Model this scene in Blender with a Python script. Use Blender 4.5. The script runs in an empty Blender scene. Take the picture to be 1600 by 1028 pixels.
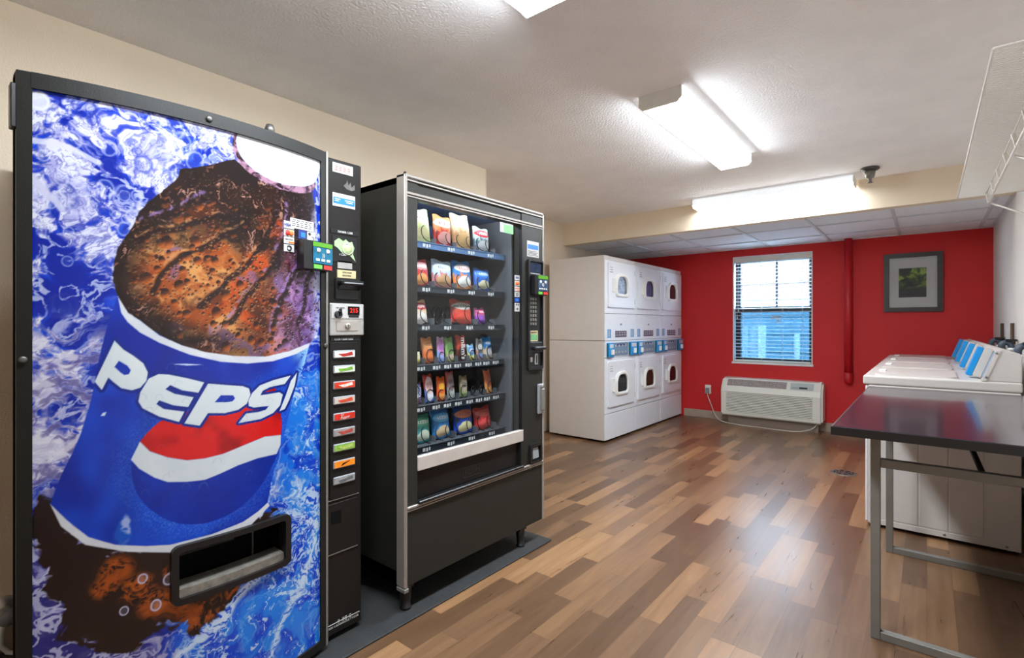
import bpy, bmesh, math, random
import numpy as np
from mathutils import Vector, Matrix
random.seed(7)
C = bpy.context.scene.collection
SC = bpy.context.scene

# ------------------------------------------------------------------ camera, world, exposure
cam_d = bpy.data.cameras.new('camera')
cam_d.sensor_width = 36.0
cam_d.lens = 793.0 / 1600.0 * 36.0
cam_d.shift_y = -0.00375
cam_d.clip_start = 0.05
cam = bpy.data.objects.new('camera', cam_d)
cam.location = (0, 0, 1.2)
cam.rotation_euler = (math.pi / 2, 0, math.radians(39.254))
C.objects.link(cam)
SC.camera = cam
SC.view_settings.view_transform = 'Standard'
SC.view_settings.look = 'None'
SC.view_settings.exposure = 2.4
SC.view_settings.gamma = 1.0
SC.view_settings.use_curve_mapping = False
SC.cycles.max_bounces = 10
SC.cycles.diffuse_bounces = 6
SC.cycles.transparent_max_bounces = 16
SC.cycles.sample_clamp_indirect = 6.0

world = bpy.data.worlds.new('daylight')
SC.world = world
world.use_nodes = True
wb = world.node_tree.nodes['Background']
wb.inputs['Color'].default_value = (0.62, 0.80, 1.0, 1)
wb.inputs['Strength'].default_value = 9.0

sun_d = bpy.data.lights.new('sun', 'SUN')
sun_d.energy = 2.0
sun_d.angle = math.radians(0.6)
sun_d.color = (1.0, 0.95, 0.88)
sun = bpy.data.objects.new('sun', sun_d)
sun.rotation_euler = (math.radians(50), 0, math.radians(-25))
sun.location = (0, 5, 8)
C.objects.link(sun)

# ------------------------------------------------------------------ helpers
def lin(c):
    return tuple(((v / 255.0) / 12.92 if v / 255.0 <= 0.04045 else ((v / 255.0 + 0.055) / 1.055) ** 2.4) for v in c)

def nd(nt, typ, **kw):
    n = nt.nodes.new(typ)
    for k, v in kw.items():
        setattr(n, k, v)
    return n

def mk(name, rgb, rough=0.5, metal=0.0, var=0.06, scale=14.0, bump=0.0, bscale=120.0, coat=0.0, emit=None, estr=0.0, spec=0.5):
    m = bpy.data.materials.new(name)
    m.use_nodes = True
    nt = m.node_tree
    p = nt.nodes['Principled BSDF']
    p.inputs['Roughness'].default_value = rough
    p.inputs['Metallic'].default_value = metal
    p.inputs['Coat Weight'].default_value = coat
    p.inputs['Coat Roughness'].default_value = 0.08
    p.inputs['Specular IOR Level'].default_value = spec
    tc = nd(nt, 'ShaderNodeTexCoord')
    no = nd(nt, 'ShaderNodeTexNoise')
    no.inputs['Scale'].default_value = scale
    no.inputs['Detail'].default_value = 4
    nt.links.new(tc.outputs['Object'], no.inputs['Vector'])
    r = nd(nt, 'ShaderNodeValToRGB')
    c = lin(rgb)
    r.color_ramp.elements[0].position = 0.3
    r.color_ramp.elements[1].position = 0.7
    r.color_ramp.elements[0].color = tuple(v * (1 - var) for v in c) + (1,)
    r.color_ramp.elements[1].color = tuple(min(1, v * (1 + var)) for v in c) + (1,)
    nt.links.new(no.outputs['Fac'], r.inputs['Fac'])
    nt.links.new(r.outputs['Color'], p.inputs['Base Color'])
    if bump > 0:
        n2 = nd(nt, 'ShaderNodeTexNoise')
        n2.inputs['Scale'].default_value = bscale
        n2.inputs['Detail'].default_value = 3
        nt.links.new(tc.outputs['Object'], n2.inputs['Vector'])
        b = nd(nt, 'ShaderNodeBump')
        b.inputs['Strength'].default_value = bump
        b.inputs['Distance'].default_value = 0.01
        nt.links.new(n2.outputs['Fac'], b.inputs['Height'])
        nt.links.new(b.outputs['Normal'], p.inputs['Normal'])
    if emit:
        p.inputs['Emission Color'].default_value = lin(emit) + (1,)
        p.inputs['Emission Strength'].default_value = estr
    return m

def glass_mat(name, tint, f0=0.04, gl_rough=0.0):
    m = bpy.data.materials.new(name)
    m.use_nodes = True
    nt = m.node_tree
    nt.nodes.clear()
    out = nd(nt, 'ShaderNodeOutputMaterial')
    mix = nd(nt, 'ShaderNodeMixShader')
    tr = nd(nt, 'ShaderNodeBsdfTransparent')
    tr.inputs['Color'].default_value = tint + (1,)
    gl = nd(nt, 'ShaderNodeBsdfGlossy')
    gl.inputs['Roughness'].default_value = gl_rough
    fr = nd(nt, 'ShaderNodeFresnel')
    fr.inputs['IOR'].default_value = 1.5
    ge = nd(nt, 'ShaderNodeNewGeometry')
    sb = nd(nt, 'ShaderNodeMath', operation='SUBTRACT')
    sb.inputs[0].default_value = 1.0
    ml = nd(nt, 'ShaderNodeMath', operation='MULTIPLY')
    nt.links.new(ge.outputs['Backfacing'], sb.inputs[1])
    nt.links.new(fr.outputs[0], ml.inputs[0])
    nt.links.new(sb.outputs[0], ml.inputs[1])
    nt.links.new(ml.outputs[0], mix.inputs[0])
    nt.links.new(tr.outputs[0], mix.inputs[1])
    nt.links.new(gl.outputs[0], mix.inputs[2])
    nt.links.new(mix.outputs[0], out.inputs[0])
    return m

def emit_mat(name, rgb, strength, rough=None):
    m = bpy.data.materials.new(name)
    m.use_nodes = True
    nt = m.node_tree
    p = nt.nodes['Principled BSDF']
    p.inputs['Base Color'].default_value = (0.8, 0.8, 0.8, 1)
    p.inputs['Roughness'].default_value = 0.4
    p.inputs['Emission Color'].default_value = lin(rgb) + (1,)
    p.inputs['Emission Strength'].default_value = strength
    return m

def bx(bm, x0, x1, y0, y1, z0, z1, bev=0.0, seg=1, mi=0):
    r = bmesh.ops.create_cube(bm, size=1.0)
    vs = r['verts']
    sx, sy, sz = x1 - x0, y1 - y0, z1 - z0
    for v in vs:
        v.co = Vector((x0 + (v.co.x + .5) * sx, y0 + (v.co.y + .5) * sy, z0 + (v.co.z + .5) * sz))
    fs = {f for v in vs for f in v.link_faces}
    if bev > 0:
        es = list({e for v in vs for e in v.link_edges})
        rr = bmesh.ops.bevel(bm, geom=es, offset=bev, segments=seg, affect='EDGES', profile=0.5)
        fs = set(rr['faces']) | {f for f in fs if f.is_valid}
        fs = {f for f in fs if f.is_valid}
    if mi:
        for f in fs:
            f.material_index = mi
    return fs

def basis(d):
    d = d.normalized()
    a = Vector((0, 0, 1)) if abs(d.z) < 0.9 else Vector((1, 0, 0))
    u = d.cross(a).normalized()
    return u, d.cross(u).normalized()

def tube(bm, pts, r, seg=8, mi=0, caps=True):
    pts = [Vector(p) for p in pts]
    rings = []
    n = len(pts)
    u = None
    for i, p in enumerate(pts):
        d = (pts[min(i + 1, n - 1)] - pts[max(i - 1, 0)]).normalized()
        if u is None:
            u, w = basis(d)
        else:
            u = (u - d * u.dot(d)).normalized()
            w = d.cross(u).normalized()
        rr = r[i] if isinstance(r, (list, tuple)) else r
        rings.append([bm.verts.new(p + (u * math.cos(2 * math.pi * k / seg) + w * math.sin(2 * math.pi * k / seg)) * rr) for k in range(seg)])
    for a, b in zip(rings[:-1], rings[1:]):
        for k in range(seg):
            f = bm.faces.new((a[k], a[(k + 1) % seg], b[(k + 1) % seg], b[k]))
            f.smooth = True
            f.material_index = mi
    if caps:
        for rg in (rings[0], rings[-1]):
            f = bm.faces.new(rg)
            f.material_index = mi

def lathe(bm, prof, centre, axis='z', seg=24, mi=0):
    c = Vector(centre)
    rings = []
    for (r, h) in prof:
        ring = []
        for k in range(seg):
            a = 2 * math.pi * k / seg
            x, y = math.cos(a) * r, math.sin(a) * r
            o = {'z': (x, y, h), 'x': (h, x, y), 'y': (x, h, y)}[axis]
            ring.append(bm.verts.new(c + Vector(o)))
        rings.append(ring)
    hollow = prof[0][0] > .002 and abs(prof[0][0] - prof[-1][0]) < 1e-6
    pairs = list(zip(rings[:-1], rings[1:])) + ([(rings[-1], rings[0])] if hollow else [])
    for a, b in pairs:
        for k in range(seg):
            f = bm.faces.new((a[k], a[(k + 1) % seg], b[(k + 1) % seg], b[k]))
            f.smooth = True
            f.material_index = mi
    if hollow:
        return
    for rg in (rings[0], rings[-1]):
        try:
            bm.faces.new(rg).material_index = mi
        except ValueError:
            pass

def prism(bm, poly, lo, hi, plane='xz', mi=0):
    """extrude a 2D polygon between lo and hi along the third axis"""
    def P(a, b, h):
        return {'xz': (a, h, b), 'yz': (h, a, b), 'xy': (a, b, h)}[plane]
    A = [bm.verts.new(P(a, b, lo)) for a, b in poly]
    B = [bm.verts.new(P(a, b, hi)) for a, b in poly]
    n = len(poly)
    bm.faces.new(A).material_index = mi
    bm.faces.new(B).material_index = mi
    for k in range(n):
        bm.faces.new((A[k], A[(k + 1) % n], B[(k + 1) % n], B[k])).material_index = mi

def rrect(a0, a1, b0, b1, r, n=5, rtop=None):
    """rounded rectangle outline; rtop is the radius of the two upper corners"""
    rt = r if rtop is None else rtop
    out = []
    for (ca, cb, rr, st) in ((a1 - r, b0 + r, r, -90), (a1 - rt, b1 - rt, rt, 0), (a0 + rt, b1 - rt, rt, 90), (a0 + r, b0 + r, r, 180)):
        for k in range(n + 1):
            t = math.radians(st + 90.0 * k / n)
            out.append((ca + rr * math.cos(t), cb + rr * math.sin(t)))
    return out

def ringprism(bm, outer, inner, lo, hi, plane='yz', mi=0):
    """flat ring between two outlines with equally many points, extruded"""
    def P(a, b, h):
        return {'xz': (a, h, b), 'yz': (h, a, b), 'xy': (a, b, h)}[plane]
    n = len(outer)
    O0 = [bm.verts.new(P(a, b, lo)) for a, b in outer]
    O1 = [bm.verts.new(P(a, b, hi)) for a, b in outer]
    I0 = [bm.verts.new(P(a, b, lo)) for a, b in inner]
    I1 = [bm.verts.new(P(a, b, hi)) for a, b in inner]
    for k in range(n):
        j = (k + 1) % n
        for q in ((O0[k], O0[j], O1[j], O1[k]), (I0[k], I1[k], I1[j], I0[j]), (O1[k], O1[j], I1[j], I1[k]), (O0[k], I0[k], I0[j], O0[j])):
            bm.faces.new(q).material_index = mi

def txt(bm, s, size, origin, right, up, depth=0.0008, mi=0, align='CENTER', bold=0.0, shear=0.0, sx=1.0):
    cu = bpy.data.curves.new('lettering', 'FONT')
    cu.body = s
    cu.size = size
    cu.align_x = align
    cu.align_y = 'CENTER'
    cu.extrude = depth / 2
    cu.offset = bold
    cu.shear = shear
    cu.resolution_u = 2
    to = bpy.data.objects.new('lettering', cu)
    me = to.to_mesh()
    R, U = Vector(right).normalized(), Vector(up).normalized()
    Nn = R.cross(U)
    o = Vector(origin)
    vs = [bm.verts.new(o + R * (v.co.x * sx) + U * v.co.y + Nn * (v.co.z + depth / 2)) for v in me.vertices]
    for p in me.polygons:
        try:
            bm.faces.new([vs[i] for i in p.vertices]).material_index = mi
        except ValueError:
            pass
    to.to_mesh_clear()
    bpy.data.objects.remove(to)
    bpy.data.curves.remove(cu)

ORG = {}
def origin_of(o):
    return ORG.get(o.name, Vector((0, 0, 0)))

def obj(name, bm, mats, parent=None, label=None, at=None, smooth=False):
    """one bmesh (in world coordinates) -> one linked mesh object, a child keeps its thing's origin"""
    me = bpy.data.meshes.new(name)
    bmesh.ops.recalc_face_normals(bm, faces=bm.faces[:])
    org = origin_of(parent) if parent else (Vector(at) if at else Vector((0, 0, 0)))
    for v in bm.verts:
        v.co -= org
    bm.to_mesh(me)
    bm.free()
    if smooth:
        for p in me.polygons:
            p.use_smooth = True
    for m in (mats if isinstance(mats, (list, tuple)) else [mats]):
        me.materials.append(m)
    o = bpy.data.objects.new(name, me)
    C.objects.link(o)
    ORG[o.name] = org
    if parent:
        o.parent = parent
    elif at:
        o.location = org
    if label:
        o['label'] = label
    return o

def thing(name, label, cat, loc=(0, 0, 0), group=None):
    o = bpy.data.objects.new(name, None)
    o.empty_display_size = 0.1
    C.objects.link(o)
    o.location = loc
    o['label'] = label
    o['category'] = cat
    if group:
        o['group'] = group
    ORG[o.name] = Vector(loc)
    return o

def tag(o, label, cat, group=None):
    o['label'] = label
    o['category'] = cat
    if group:
        o['group'] = group
    return o

def struct(name, bm, m, parent=None):
    o = obj(name, bm, m, parent)
    if not parent:
        o['kind'] = 'structure'
    return o

def dup(root, loc, label):
    r = root.copy()
    C.objects.link(r)
    r.location = loc
    r['label'] = label
    for ch in list(root.children):
        c = ch.copy()
        C.objects.link(c)
        c.parent = r
        for g in list(ch.children):
            d = g.copy()
            C.objects.link(d)
            d.parent = c
    return r

def B():
    return bmesh.new()

def onebox(name, dims, m, parent=None, bev=0.0, label=None, seg=1):
    b = B()
    bx(b, *dims, bev=bev, seg=seg)
    return obj(name, b, m, parent, label)

# ------------------------------------------------------------------ materials
M = {}
M['wall_cream'] = mk('cream_wall_paint', (230, 213, 188), 0.75, var=0.02, scale=3, bump=0.25, bscale=160)
M['wall_white'] = mk('off_white_wall_paint', (214, 208, 200), 0.75, var=0.02, scale=3, bump=0.25, bscale=160)
M['wall_red'] = mk('red_wall_paint', (204, 26, 28), 0.6, var=0.03, scale=3, bump=0.2, bscale=160)
M['ceiling'] = mk('textured_ceiling_paint', (246, 243, 242), 0.85, var=0.03, scale=5, bump=0.5, bscale=90)
M['tile'] = mk('mineral_ceiling_tile', (236, 238, 240), 0.9, var=0.04, scale=60, bump=0.4, bscale=200)
M['tbar'] = mk('painted_grid_bar', (205, 207, 210), 0.5)
M['base'] = mk('taupe_vinyl_baseboard', (166, 148, 130), 0.5)
M['trim'] = mk('cream_trim_paint', (226, 210, 184), 0.5, var=0.02)
M['black'] = mk('black_powder_coat', (23, 22, 19), 0.5, spec=0.3, var=0.10, bump=0.1, bscale=400)
M['black_side'] = mk('charcoal_textured_steel', (36, 35, 30), 0.55, spec=0.35, var=0.08, bump=0.15, bscale=400)
M['dark'] = mk('dark_plastic', (24, 24, 25), 0.35)
M['pit'] = mk('matte_black_interior', (8, 8, 9), 0.8, spec=0.15)
M['brownblack'] = mk('brown_black_panel', (26, 23, 22), 0.42, spec=0.3, var=0.1, scale=8)
M['chrome'] = mk('brushed_aluminium', (168, 161, 153), 0.34, 0.5, var=0.05)
M['alu'] = mk('satin_aluminium_trim', (186, 178, 170), 0.4, 0.6, var=0.05)
M['dull'] = mk('dull_steel', (84, 82, 78), .4, .6)
M['washer'] = mk('cream_white_enamel', (200, 193, 187), .34, var=.015, coat=.15)
M['steel'] = mk('grey_metal_tube', (128, 125, 118), 0.42, 0.35, var=0.06)
M['nickel'] = mk('nickel_coin_plate', (190, 188, 184), 0.35, 0.7, var=0.06)
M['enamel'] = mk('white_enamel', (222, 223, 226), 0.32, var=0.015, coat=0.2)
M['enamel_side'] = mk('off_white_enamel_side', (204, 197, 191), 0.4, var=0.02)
M['seam'] = mk('grey_seam', (120, 118, 116), 0.6)
M['white'] = mk('white_plastic', (232, 230, 224), 0.45, var=0.02)
M['ivory'] = mk('ivory_plastic', (222, 220, 208), 0.45, var=0.02)
M['grey'] = mk('grey_plastic', (140, 142, 145), 0.45)
M['blue'] = mk('bright_blue_plastic', (20, 140, 205), 0.35, var=0.05)
M['teal'] = mk('dark_teal_plastic', (16, 92, 110), 0.4)
M['panelgrey'] = mk('blue_grey_control_plate', (120, 140, 158), 0.3, 0.2, var=0.15, scale=40)
M['paper'] = mk('white_sticker_paper', (176, 173, 170), 0.6, var=0.02)
M['cream_paper'] = mk('tan_label_paper', (186, 170, 128), 0.6)
M['ink'] = mk('black_ink', (22, 22, 24), 0.6)
M['whiteink'] = mk('white_ink', (200, 200, 197), 0.6)
M['stblue'] = mk('blue_print', (24, 108, 196), 0.5)
M['stnavy'] = mk('navy_print', (22, 42, 110), 0.5)
M['storange'] = mk('orange_print', (232, 104, 34), 0.5)
M['stred'] = mk('red_print', (206, 36, 30), 0.5)
M['stgreen'] = mk('green_print', (90, 178, 60), 0.5)
M['stlime'] = mk('lime_print', (120, 214, 120), 0.5)
M['money'] = mk('pale_green_print', (146, 172, 128), 0.5, var=0.15, scale=120)
M['redled'] = mk('red_display_digits', (255, 40, 30), 0.4, emit=(255, 30, 20), estr=0.12)
M['screen_g'] = mk('green_lit_display', (74, 130, 30), 0.3, emit=(80, 170, 30), estr=0.04)
M['screen_b'] = mk('teal_lit_screen', (20, 84, 108), 0.25, emit=(20, 105, 140), estr=0.05, var=0.35, scale=30)
M['screen_v'] = mk('violet_lit_screen', (52, 66, 92), 0.25, emit=(44, 60, 90), estr=0.05, var=0.35, scale=30)
M['rubber'] = mk('black_rubber_mat', (41, 42, 42), 0.75, var=0.2, scale=9, bump=0.3, bscale=60)
M['laminate'] = mk('dark_speckled_laminate', (40, 30, 44), 0.2, var=0.3, scale=160, coat=0.35, spec=0.6)
M['edge'] = mk('black_edge_band', (22, 20, 20), 0.35)
M['redpipe'] = mk('red_painted_pipe', (190, 22, 34), 0.4, var=0.03)
M['frame_dark'] = mk('dark_walnut_frame', (48, 40, 36), 0.4, var=0.15, scale=20)
M['matboard'] = mk('grey_white_mat_board', (206, 200, 196), 0.8, var=0.02)
M['wire'] = mk('white_vinyl_wire', (222, 217, 208), 0.45, var=0.02)
M['blind'] = mk('white_blind_slat', (226, 232, 236), 0.5, var=0.02)
M['sash'] = mk('dark_bronze_sash', (34, 42, 52), 0.4)
M['reveal'] = mk('white_window_reveal', (232, 226, 224), 0.6)
M['cordgrey'] = mk('pale_grey_cord', (196, 188, 176), 0.5)
M['hose'] = mk('grey_blue_hose', (62, 70, 82), 0.45)
M['subbase'] = mk('taupe_sheet_metal', (138, 122, 110), 0.4, 0.2)
M['copper'] = mk('dull_brown_pipe', (84, 66, 50), 0.5, 0.4)
M['coil'] = mk('black_coil_wire', (26, 26, 28), 0.3, 0.5)
M['glass'] = glass_mat('clear_glass', (0.93, 0.95, 0.96))
M['glass_dark'] = glass_mat('smoked_glass', (0.55, 0.58, 0.6))
M['screen'] = glass_mat('insect_screen_pane', (0.30, 0.43, 0.50))
M['price'] = mk('dark_price_rail', (40, 46, 54), 0.3, var=0.1)
M['interior'] = mk('grey_cabinet_liner', (92, 94, 98), 0.6, var=0.05)
M['toplight_tint'] = mk('light_tinted_header_liner', (70, 104, 150), 0.5, var=0.08)  # bluish light and reflection at the top, painted into the liner colour
M['drum'] = mk('steel_drum_reflection', (160, 166, 176), 0.3, 0.7, var=0.4, scale=18)  # light tone stands in for the bright reflection in the dryer window
M['cloth_a'] = mk('folded_dark_cloth', (70, 70, 84), 0.8, var=0.5, scale=12)
M['cloth_b'] = mk('tan_towel', (150, 112, 84), 0.8, var=0.5, scale=10)
M['cloth_c'] = mk('maroon_cloth', (96, 46, 38), 0.8, var=0.4, scale=10)
M['drain'] = mk('dull_drain_metal', (120, 112, 104), 0.4, 0.6, var=0.2)

def plank_material():
    m = bpy.data.materials.new('wood_look_vinyl_planks')
    m.use_nodes = True
    nt = m.node_tree
    L = nt.links.new
    p = nt.nodes['Principled BSDF']
    tc = nd(nt, 'ShaderNodeTexCoord')
    sp = nd(nt, 'ShaderNodeSeparateXYZ')
    L(tc.outputs['Object'], sp.inputs[0])
    def math_(op, a, b=None):
        n = nd(nt, 'ShaderNodeMath', operation=op)
        for i, v in enumerate((a, b)):
            if v is None:
                continue
            if isinstance(v, (int, float)):
                n.inputs[i].default_value = v
            else:
                L(v, n.inputs[i])
        return n.outputs[0]
    W, LEN = 0.092, 0.62
    sx = math_('DIVIDE', sp.outputs['X'], W)
    row = math_('FLOOR', sx)
    wn = nd(nt, 'ShaderNodeTexWhiteNoise', noise_dimensions='1D')
    L(row, wn.inputs['W'])
    off = math_('MULTIPLY', wn.outputs['Value'], 7.3)
    sy = math_('ADD', math_('DIVIDE', sp.outputs['Y'], LEN), off)
    idx = math_('FLOOR', sy)
    cb = nd(nt, 'ShaderNodeCombineXYZ')
    L(row, cb.inputs[0]); L(idx, cb.inputs[1])
    w2 = nd(nt, 'ShaderNodeTexWhiteNoise', noise_dimensions='2D')
    L(cb.outputs[0], w2.inputs['Vector'])
    # grain
    mp = nd(nt, 'ShaderNodeMapping')
    mp.inputs['Scale'].default_value = (26, 2.2, 1)
    L(tc.outputs['Object'], mp.inputs[0])
    sh = nd(nt, 'ShaderNodeVectorMath', operation='ADD')
    L(mp.outputs[0], sh.inputs[0])
    sc = nd(nt, 'ShaderNodeVectorMath', operation='SCALE')
    L(w2.outputs['Color'], sc.inputs[0])
    sc.inputs['Scale'].default_value = 40
    L(sc.outputs[0], sh.inputs[1])
    gn = nd(nt, 'ShaderNodeTexNoise')
    gn.inputs['Scale'].default_value = 1.0
    gn.inputs['Detail'].default_value = 7
    gn.inputs['Roughness'].default_value = 0.62
    gn.inputs['Distortion'].default_value = 0.9
    L(sh.outputs[0], gn.inputs['Vector'])
    val = math_('ADD', math_('MULTIPLY', w2.outputs['Value'], 0.62), math_('MULTIPLY', math_('SUBTRACT', gn.outputs['Fac'], 0.5), 0.62))
    val = math_('ADD', val, 0.16)
    r = nd(nt, 'ShaderNodeValToRGB')
    e = r.color_ramp.elements
    e[0].position = 0.0; e[0].color = lin((78, 55, 39)) + (1,)
    e[1].position = 1.0; e[1].color = lin((166, 130, 92)) + (1,)
    for pos, c in ((0.28, (98, 71, 50)), (0.5, (117, 87, 62)), (0.72, (140, 104, 72))):
        q = e.new(pos); q.color = lin(c) + (1,)
    L(val, r.inputs['Fac'])
    # thin joints
    fx = math_('FRACT', sx); fy = math_('FRACT', sy)
    jx = math_('LESS_THAN', fx, 0.02)
    jy = math_('LESS_THAN', fy, 0.004)
    j = math_('MAXIMUM', jx, jy)
    mx = nd(nt, 'ShaderNodeMix', data_type='RGBA')
    mx.inputs[7].default_value = lin((70, 50, 36)) + (1,)
    L(math_('MULTIPLY', j, 0.55), mx.inputs[0])
    L(r.outputs['Color'], mx.inputs[6])
    L(mx.outputs[2], p.inputs['Base Color'])
    rr = math_('ADD', math_('MULTIPLY', gn.outputs['Fac'], 0.16), 0.22)
    L(rr, p.inputs['Roughness'])
    b = nd(nt, 'ShaderNodeBump')
    b.inputs['Strength'].default_value = 0.08
    b.inputs['Distance'].default_value = 0.004
    L(gn.outputs['Fac'], b.inputs['Height'])
    L(b.outputs['Normal'], p.inputs['Normal'])
    return m
M['floor'] = plank_material()

def brick_material():
    m = bpy.data.materials.new('pale_brick')
    m.use_nodes = True
    nt = m.node_tree
    p = nt.nodes['Principled BSDF']
    tc = nd(nt, 'ShaderNodeTexCoord')
    mp = nd(nt, 'ShaderNodeMapping')
    mp.inputs['Rotation'].default_value = (math.pi / 2, 0, 0)
    b = nd(nt, 'ShaderNodeTexBrick')
    b.inputs['Scale'].default_value = 4.0
    b.inputs['Color1'].default_value = lin((80, 66, 62)) + (1,)
    b.inputs['Color2'].default_value = lin((66, 52, 48)) + (1,)
    b.inputs['Mortar'].default_value = lin((40, 34, 34)) + (1,)
    b.inputs['Mortar Size'].default_value = 0.025
    nt.links.new(tc.outputs['Object'], mp.inputs[0])
    nt.links.new(mp.outputs[0], b.inputs['Vector'])
    nt.links.new(b.outputs['Color'], p.inputs['Base Color'])
    p.inputs['Roughness'].default_value = 0.9
    return m
M['brick'] = brick_material()

def photo_material():
    """abstract green leaves over dark rocks, the print inside the frame"""
    m = bpy.data.materials.new('green_garden_print')
    m.use_nodes = True
    nt = m.node_tree
    L = nt.links.new
    p = nt.nodes['Principled BSDF']
    tc = nd(nt, 'ShaderNodeTexCoord')
    n1 = nd(nt, 'ShaderNodeTexNoise'); n1.inputs['Scale'].default_value = 9; n1.inputs['Detail'].default_value = 5; n1.inputs['Distortion'].default_value = 1.2
    L(tc.outputs['Object'], n1.inputs['Vector'])
    r1 = nd(nt, 'ShaderNodeValToRGB')
    e = r1.color_ramp.elements
    e[0].position = 0.44; e[0].color = lin((34, 34, 32)) + (1,)
    e[1].position = 0.62; e[1].color = lin((150, 176, 64)) + (1,)
    q = e.new(0.53); q.color = lin((70, 88, 40)) + (1,)
    L(n1.outputs['Fac'], r1.inputs['Fac'])
    sp = nd(nt, 'ShaderNodeSeparateXYZ')
    L(tc.outputs['Generated'], sp.inputs[0])
    r2 = nd(nt, 'ShaderNodeValToRGB')
    e = r2.color_ramp.elements
    e[0].position = 0.28; e[0].color = (0, 0, 0, 1)
    e[1].position = 0.4; e[1].color = (1, 1, 1, 1)
    L(sp.outputs['Z'], r2.inputs['Fac'])
    mx = nd(nt, 'ShaderNodeMix', data_type='RGBA')
    L(r2.outputs['Color'], mx.inputs[0])
    mx.inputs[6].default_value = lin((42, 40, 42)) + (1,)
    L(r1.outputs['Color'], mx.inputs[7])
    L(mx.outputs[2], p.inputs['Base Color'])
    p.inputs['Roughness'].default_value = 0.5
    return m
M['print'] = photo_material()

def pack_material(name, top, bottom, logo, pic, ink=(250, 250, 250), logo_v=0.70, logo_a=0.40, logo_b=0.13):
    """printed foil: two blended colours, an oval logo field and a picture in the lower half"""
    m = bpy.data.materials.new(name)
    m.use_nodes = True
    nt = m.node_tree
    L = nt.links.new
    p = nt.nodes['Principled BSDF']
    p.inputs['Roughness'].default_value = 0.3
    tc = nd(nt, 'ShaderNodeTexCoord')
    sp = nd(nt, 'ShaderNodeSeparateXYZ')
    L(tc.outputs['Generated'], sp.inputs[0])
    no = nd(nt, 'ShaderNodeTexNoise')
    no.inputs['Scale'].default_value = 4.5
    no.inputs['Detail'].default_value = 3
    L(tc.outputs['Generated'], no.inputs['Vector'])
    def mt(op, a, b):
        n = nd(nt, 'ShaderNodeMath', operation=op)
        for i, v in enumerate((a, b)):
            if isinstance(v, (int, float)):
                n.inputs[i].default_value = v
            else:
                L(v, n.inputs[i])
        return n.outputs[0]
    def mixc(f, a, b):
        n = nd(nt, 'ShaderNodeMix', data_type='RGBA')
        L(f, n.inputs[0])
        for i, v in ((6, a), (7, b)):
            if isinstance(v, tuple):
                n.inputs[i].default_value = lin(v) + (1,)
            else:
                L(v, n.inputs[i])
        return n.outputs[2]
    nz = mt('MULTIPLY', mt('SUBTRACT', no.outputs['Fac'], 0.5), 0.9)
    v = mt('ADD', sp.outputs['Z'], nz)
    s1 = nd(nt, 'ShaderNodeMapRange'); s1.inputs[1].default_value = 0.42; s1.inputs[2].default_value = 0.52
    L(v, s1.inputs[0])
    col = mixc(s1.outputs[0], bottom, top)
    def ell(cu, cv_, a, b_):
        du = mt('DIVIDE', mt('SUBTRACT', sp.outputs['Y'], cu), a)
        dv = mt('DIVIDE', mt('SUBTRACT', sp.outputs['Z'], cv_), b_)
        return mt('ADD', mt('MULTIPLY', du, du), mt('MULTIPLY', dv, dv))
    e2 = mt('LESS_THAN', mt('ADD', ell(0.52, 0.27, 0.36, 0.19), mt('MULTIPLY', nz, 1.2)), 1.0)
    col = mixc(e2, col, pic)
    e1 = mt('LESS_THAN', ell(0.5, logo_v, logo_a, logo_b), 1.0)
    col = mixc(e1, col, logo)
    e3 = ell(0.5, logo_v, logo_a * 0.75, logo_b * 0.45)
    wv = nd(nt, 'ShaderNodeTexWave', bands_direction='Y')
    wv.inputs['Scale'].default_value = 4.0
    wv.inputs['Distortion'].default_value = 5.0
    L(tc.outputs['Generated'], wv.inputs['Vector'])
    e4 = mt('MULTIPLY', mt('LESS_THAN', e3, 1.0), mt('GREATER_THAN', wv.outputs['Fac'], 0.5))
    col = mixc(e4, col, ink)
    L(col, p.inputs['Base Color'])
    return m
# ------------------------------------------------------------------ the room
XL, XLN, XR, YB, YF, ZC, ZD = -3.35, -2.63, 0.495, 6.68, -2.2, 2.40, 2.137
b = B(); bx(b, XL - .15, XR + .15, YF - .15, YB + .15, -0.12, 0.0); struct('floor', b, M['floor'])
b = B(); bx(b, XL - .15, XR + .15, YF - .15, 5.16, ZC, ZC + .12); struct('ceiling', b, M['ceiling'])
b = B(); bx(b, XL, XR, 5.06, 5.16, 2.147, ZC); struct('wall_header', b, M['wall_cream'])
# dropped tile ceiling beyond the header: tiles and grid bars
b = B(); bx(b, XL - .1, XR + .1, 5.16, YB + .1, ZD + .012, ZD + .1)
for x in (-2.69, -2.075, -1.455, -0.835, -0.217, 0.40):
    bx(b, x - .012, x + .012, 5.16, YB, ZD, ZD + .014, mi=1)
for y in (5.58, 6.19):
    bx(b, XL, XR, y - .012, y + .012, ZD + .002, ZD + .014, mi=1)
bx(b, XL, XR, YB - .02, YB, ZD, ZD + .014, mi=1)
bx(b, XR - .02, XR, 5.16, YB, ZD, ZD + .014, mi=1)
struct('ceiling_rear', b, [M['tile'], M['tbar']])
b = B(); bx(b, XL - .1, XLN, YF, 2.9, 0, ZC); struct('wall_left', b, M['wall_cream'])
b = B(); bx(b, XL - .12, XL, 2.9, YB + .1, 0, ZC); struct('wall_left_rear', b, M['wall_cream'])
b = B(); bx(b, XR, XR + .12, YF, YB + .1, 0, ZC); struct('wall_right', b, M['wall_white'])
b = B(); bx(b, XLN, XR, YF - .12, YF, 0, ZC); struct('wall_front', b, M['wall_cream'])
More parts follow.
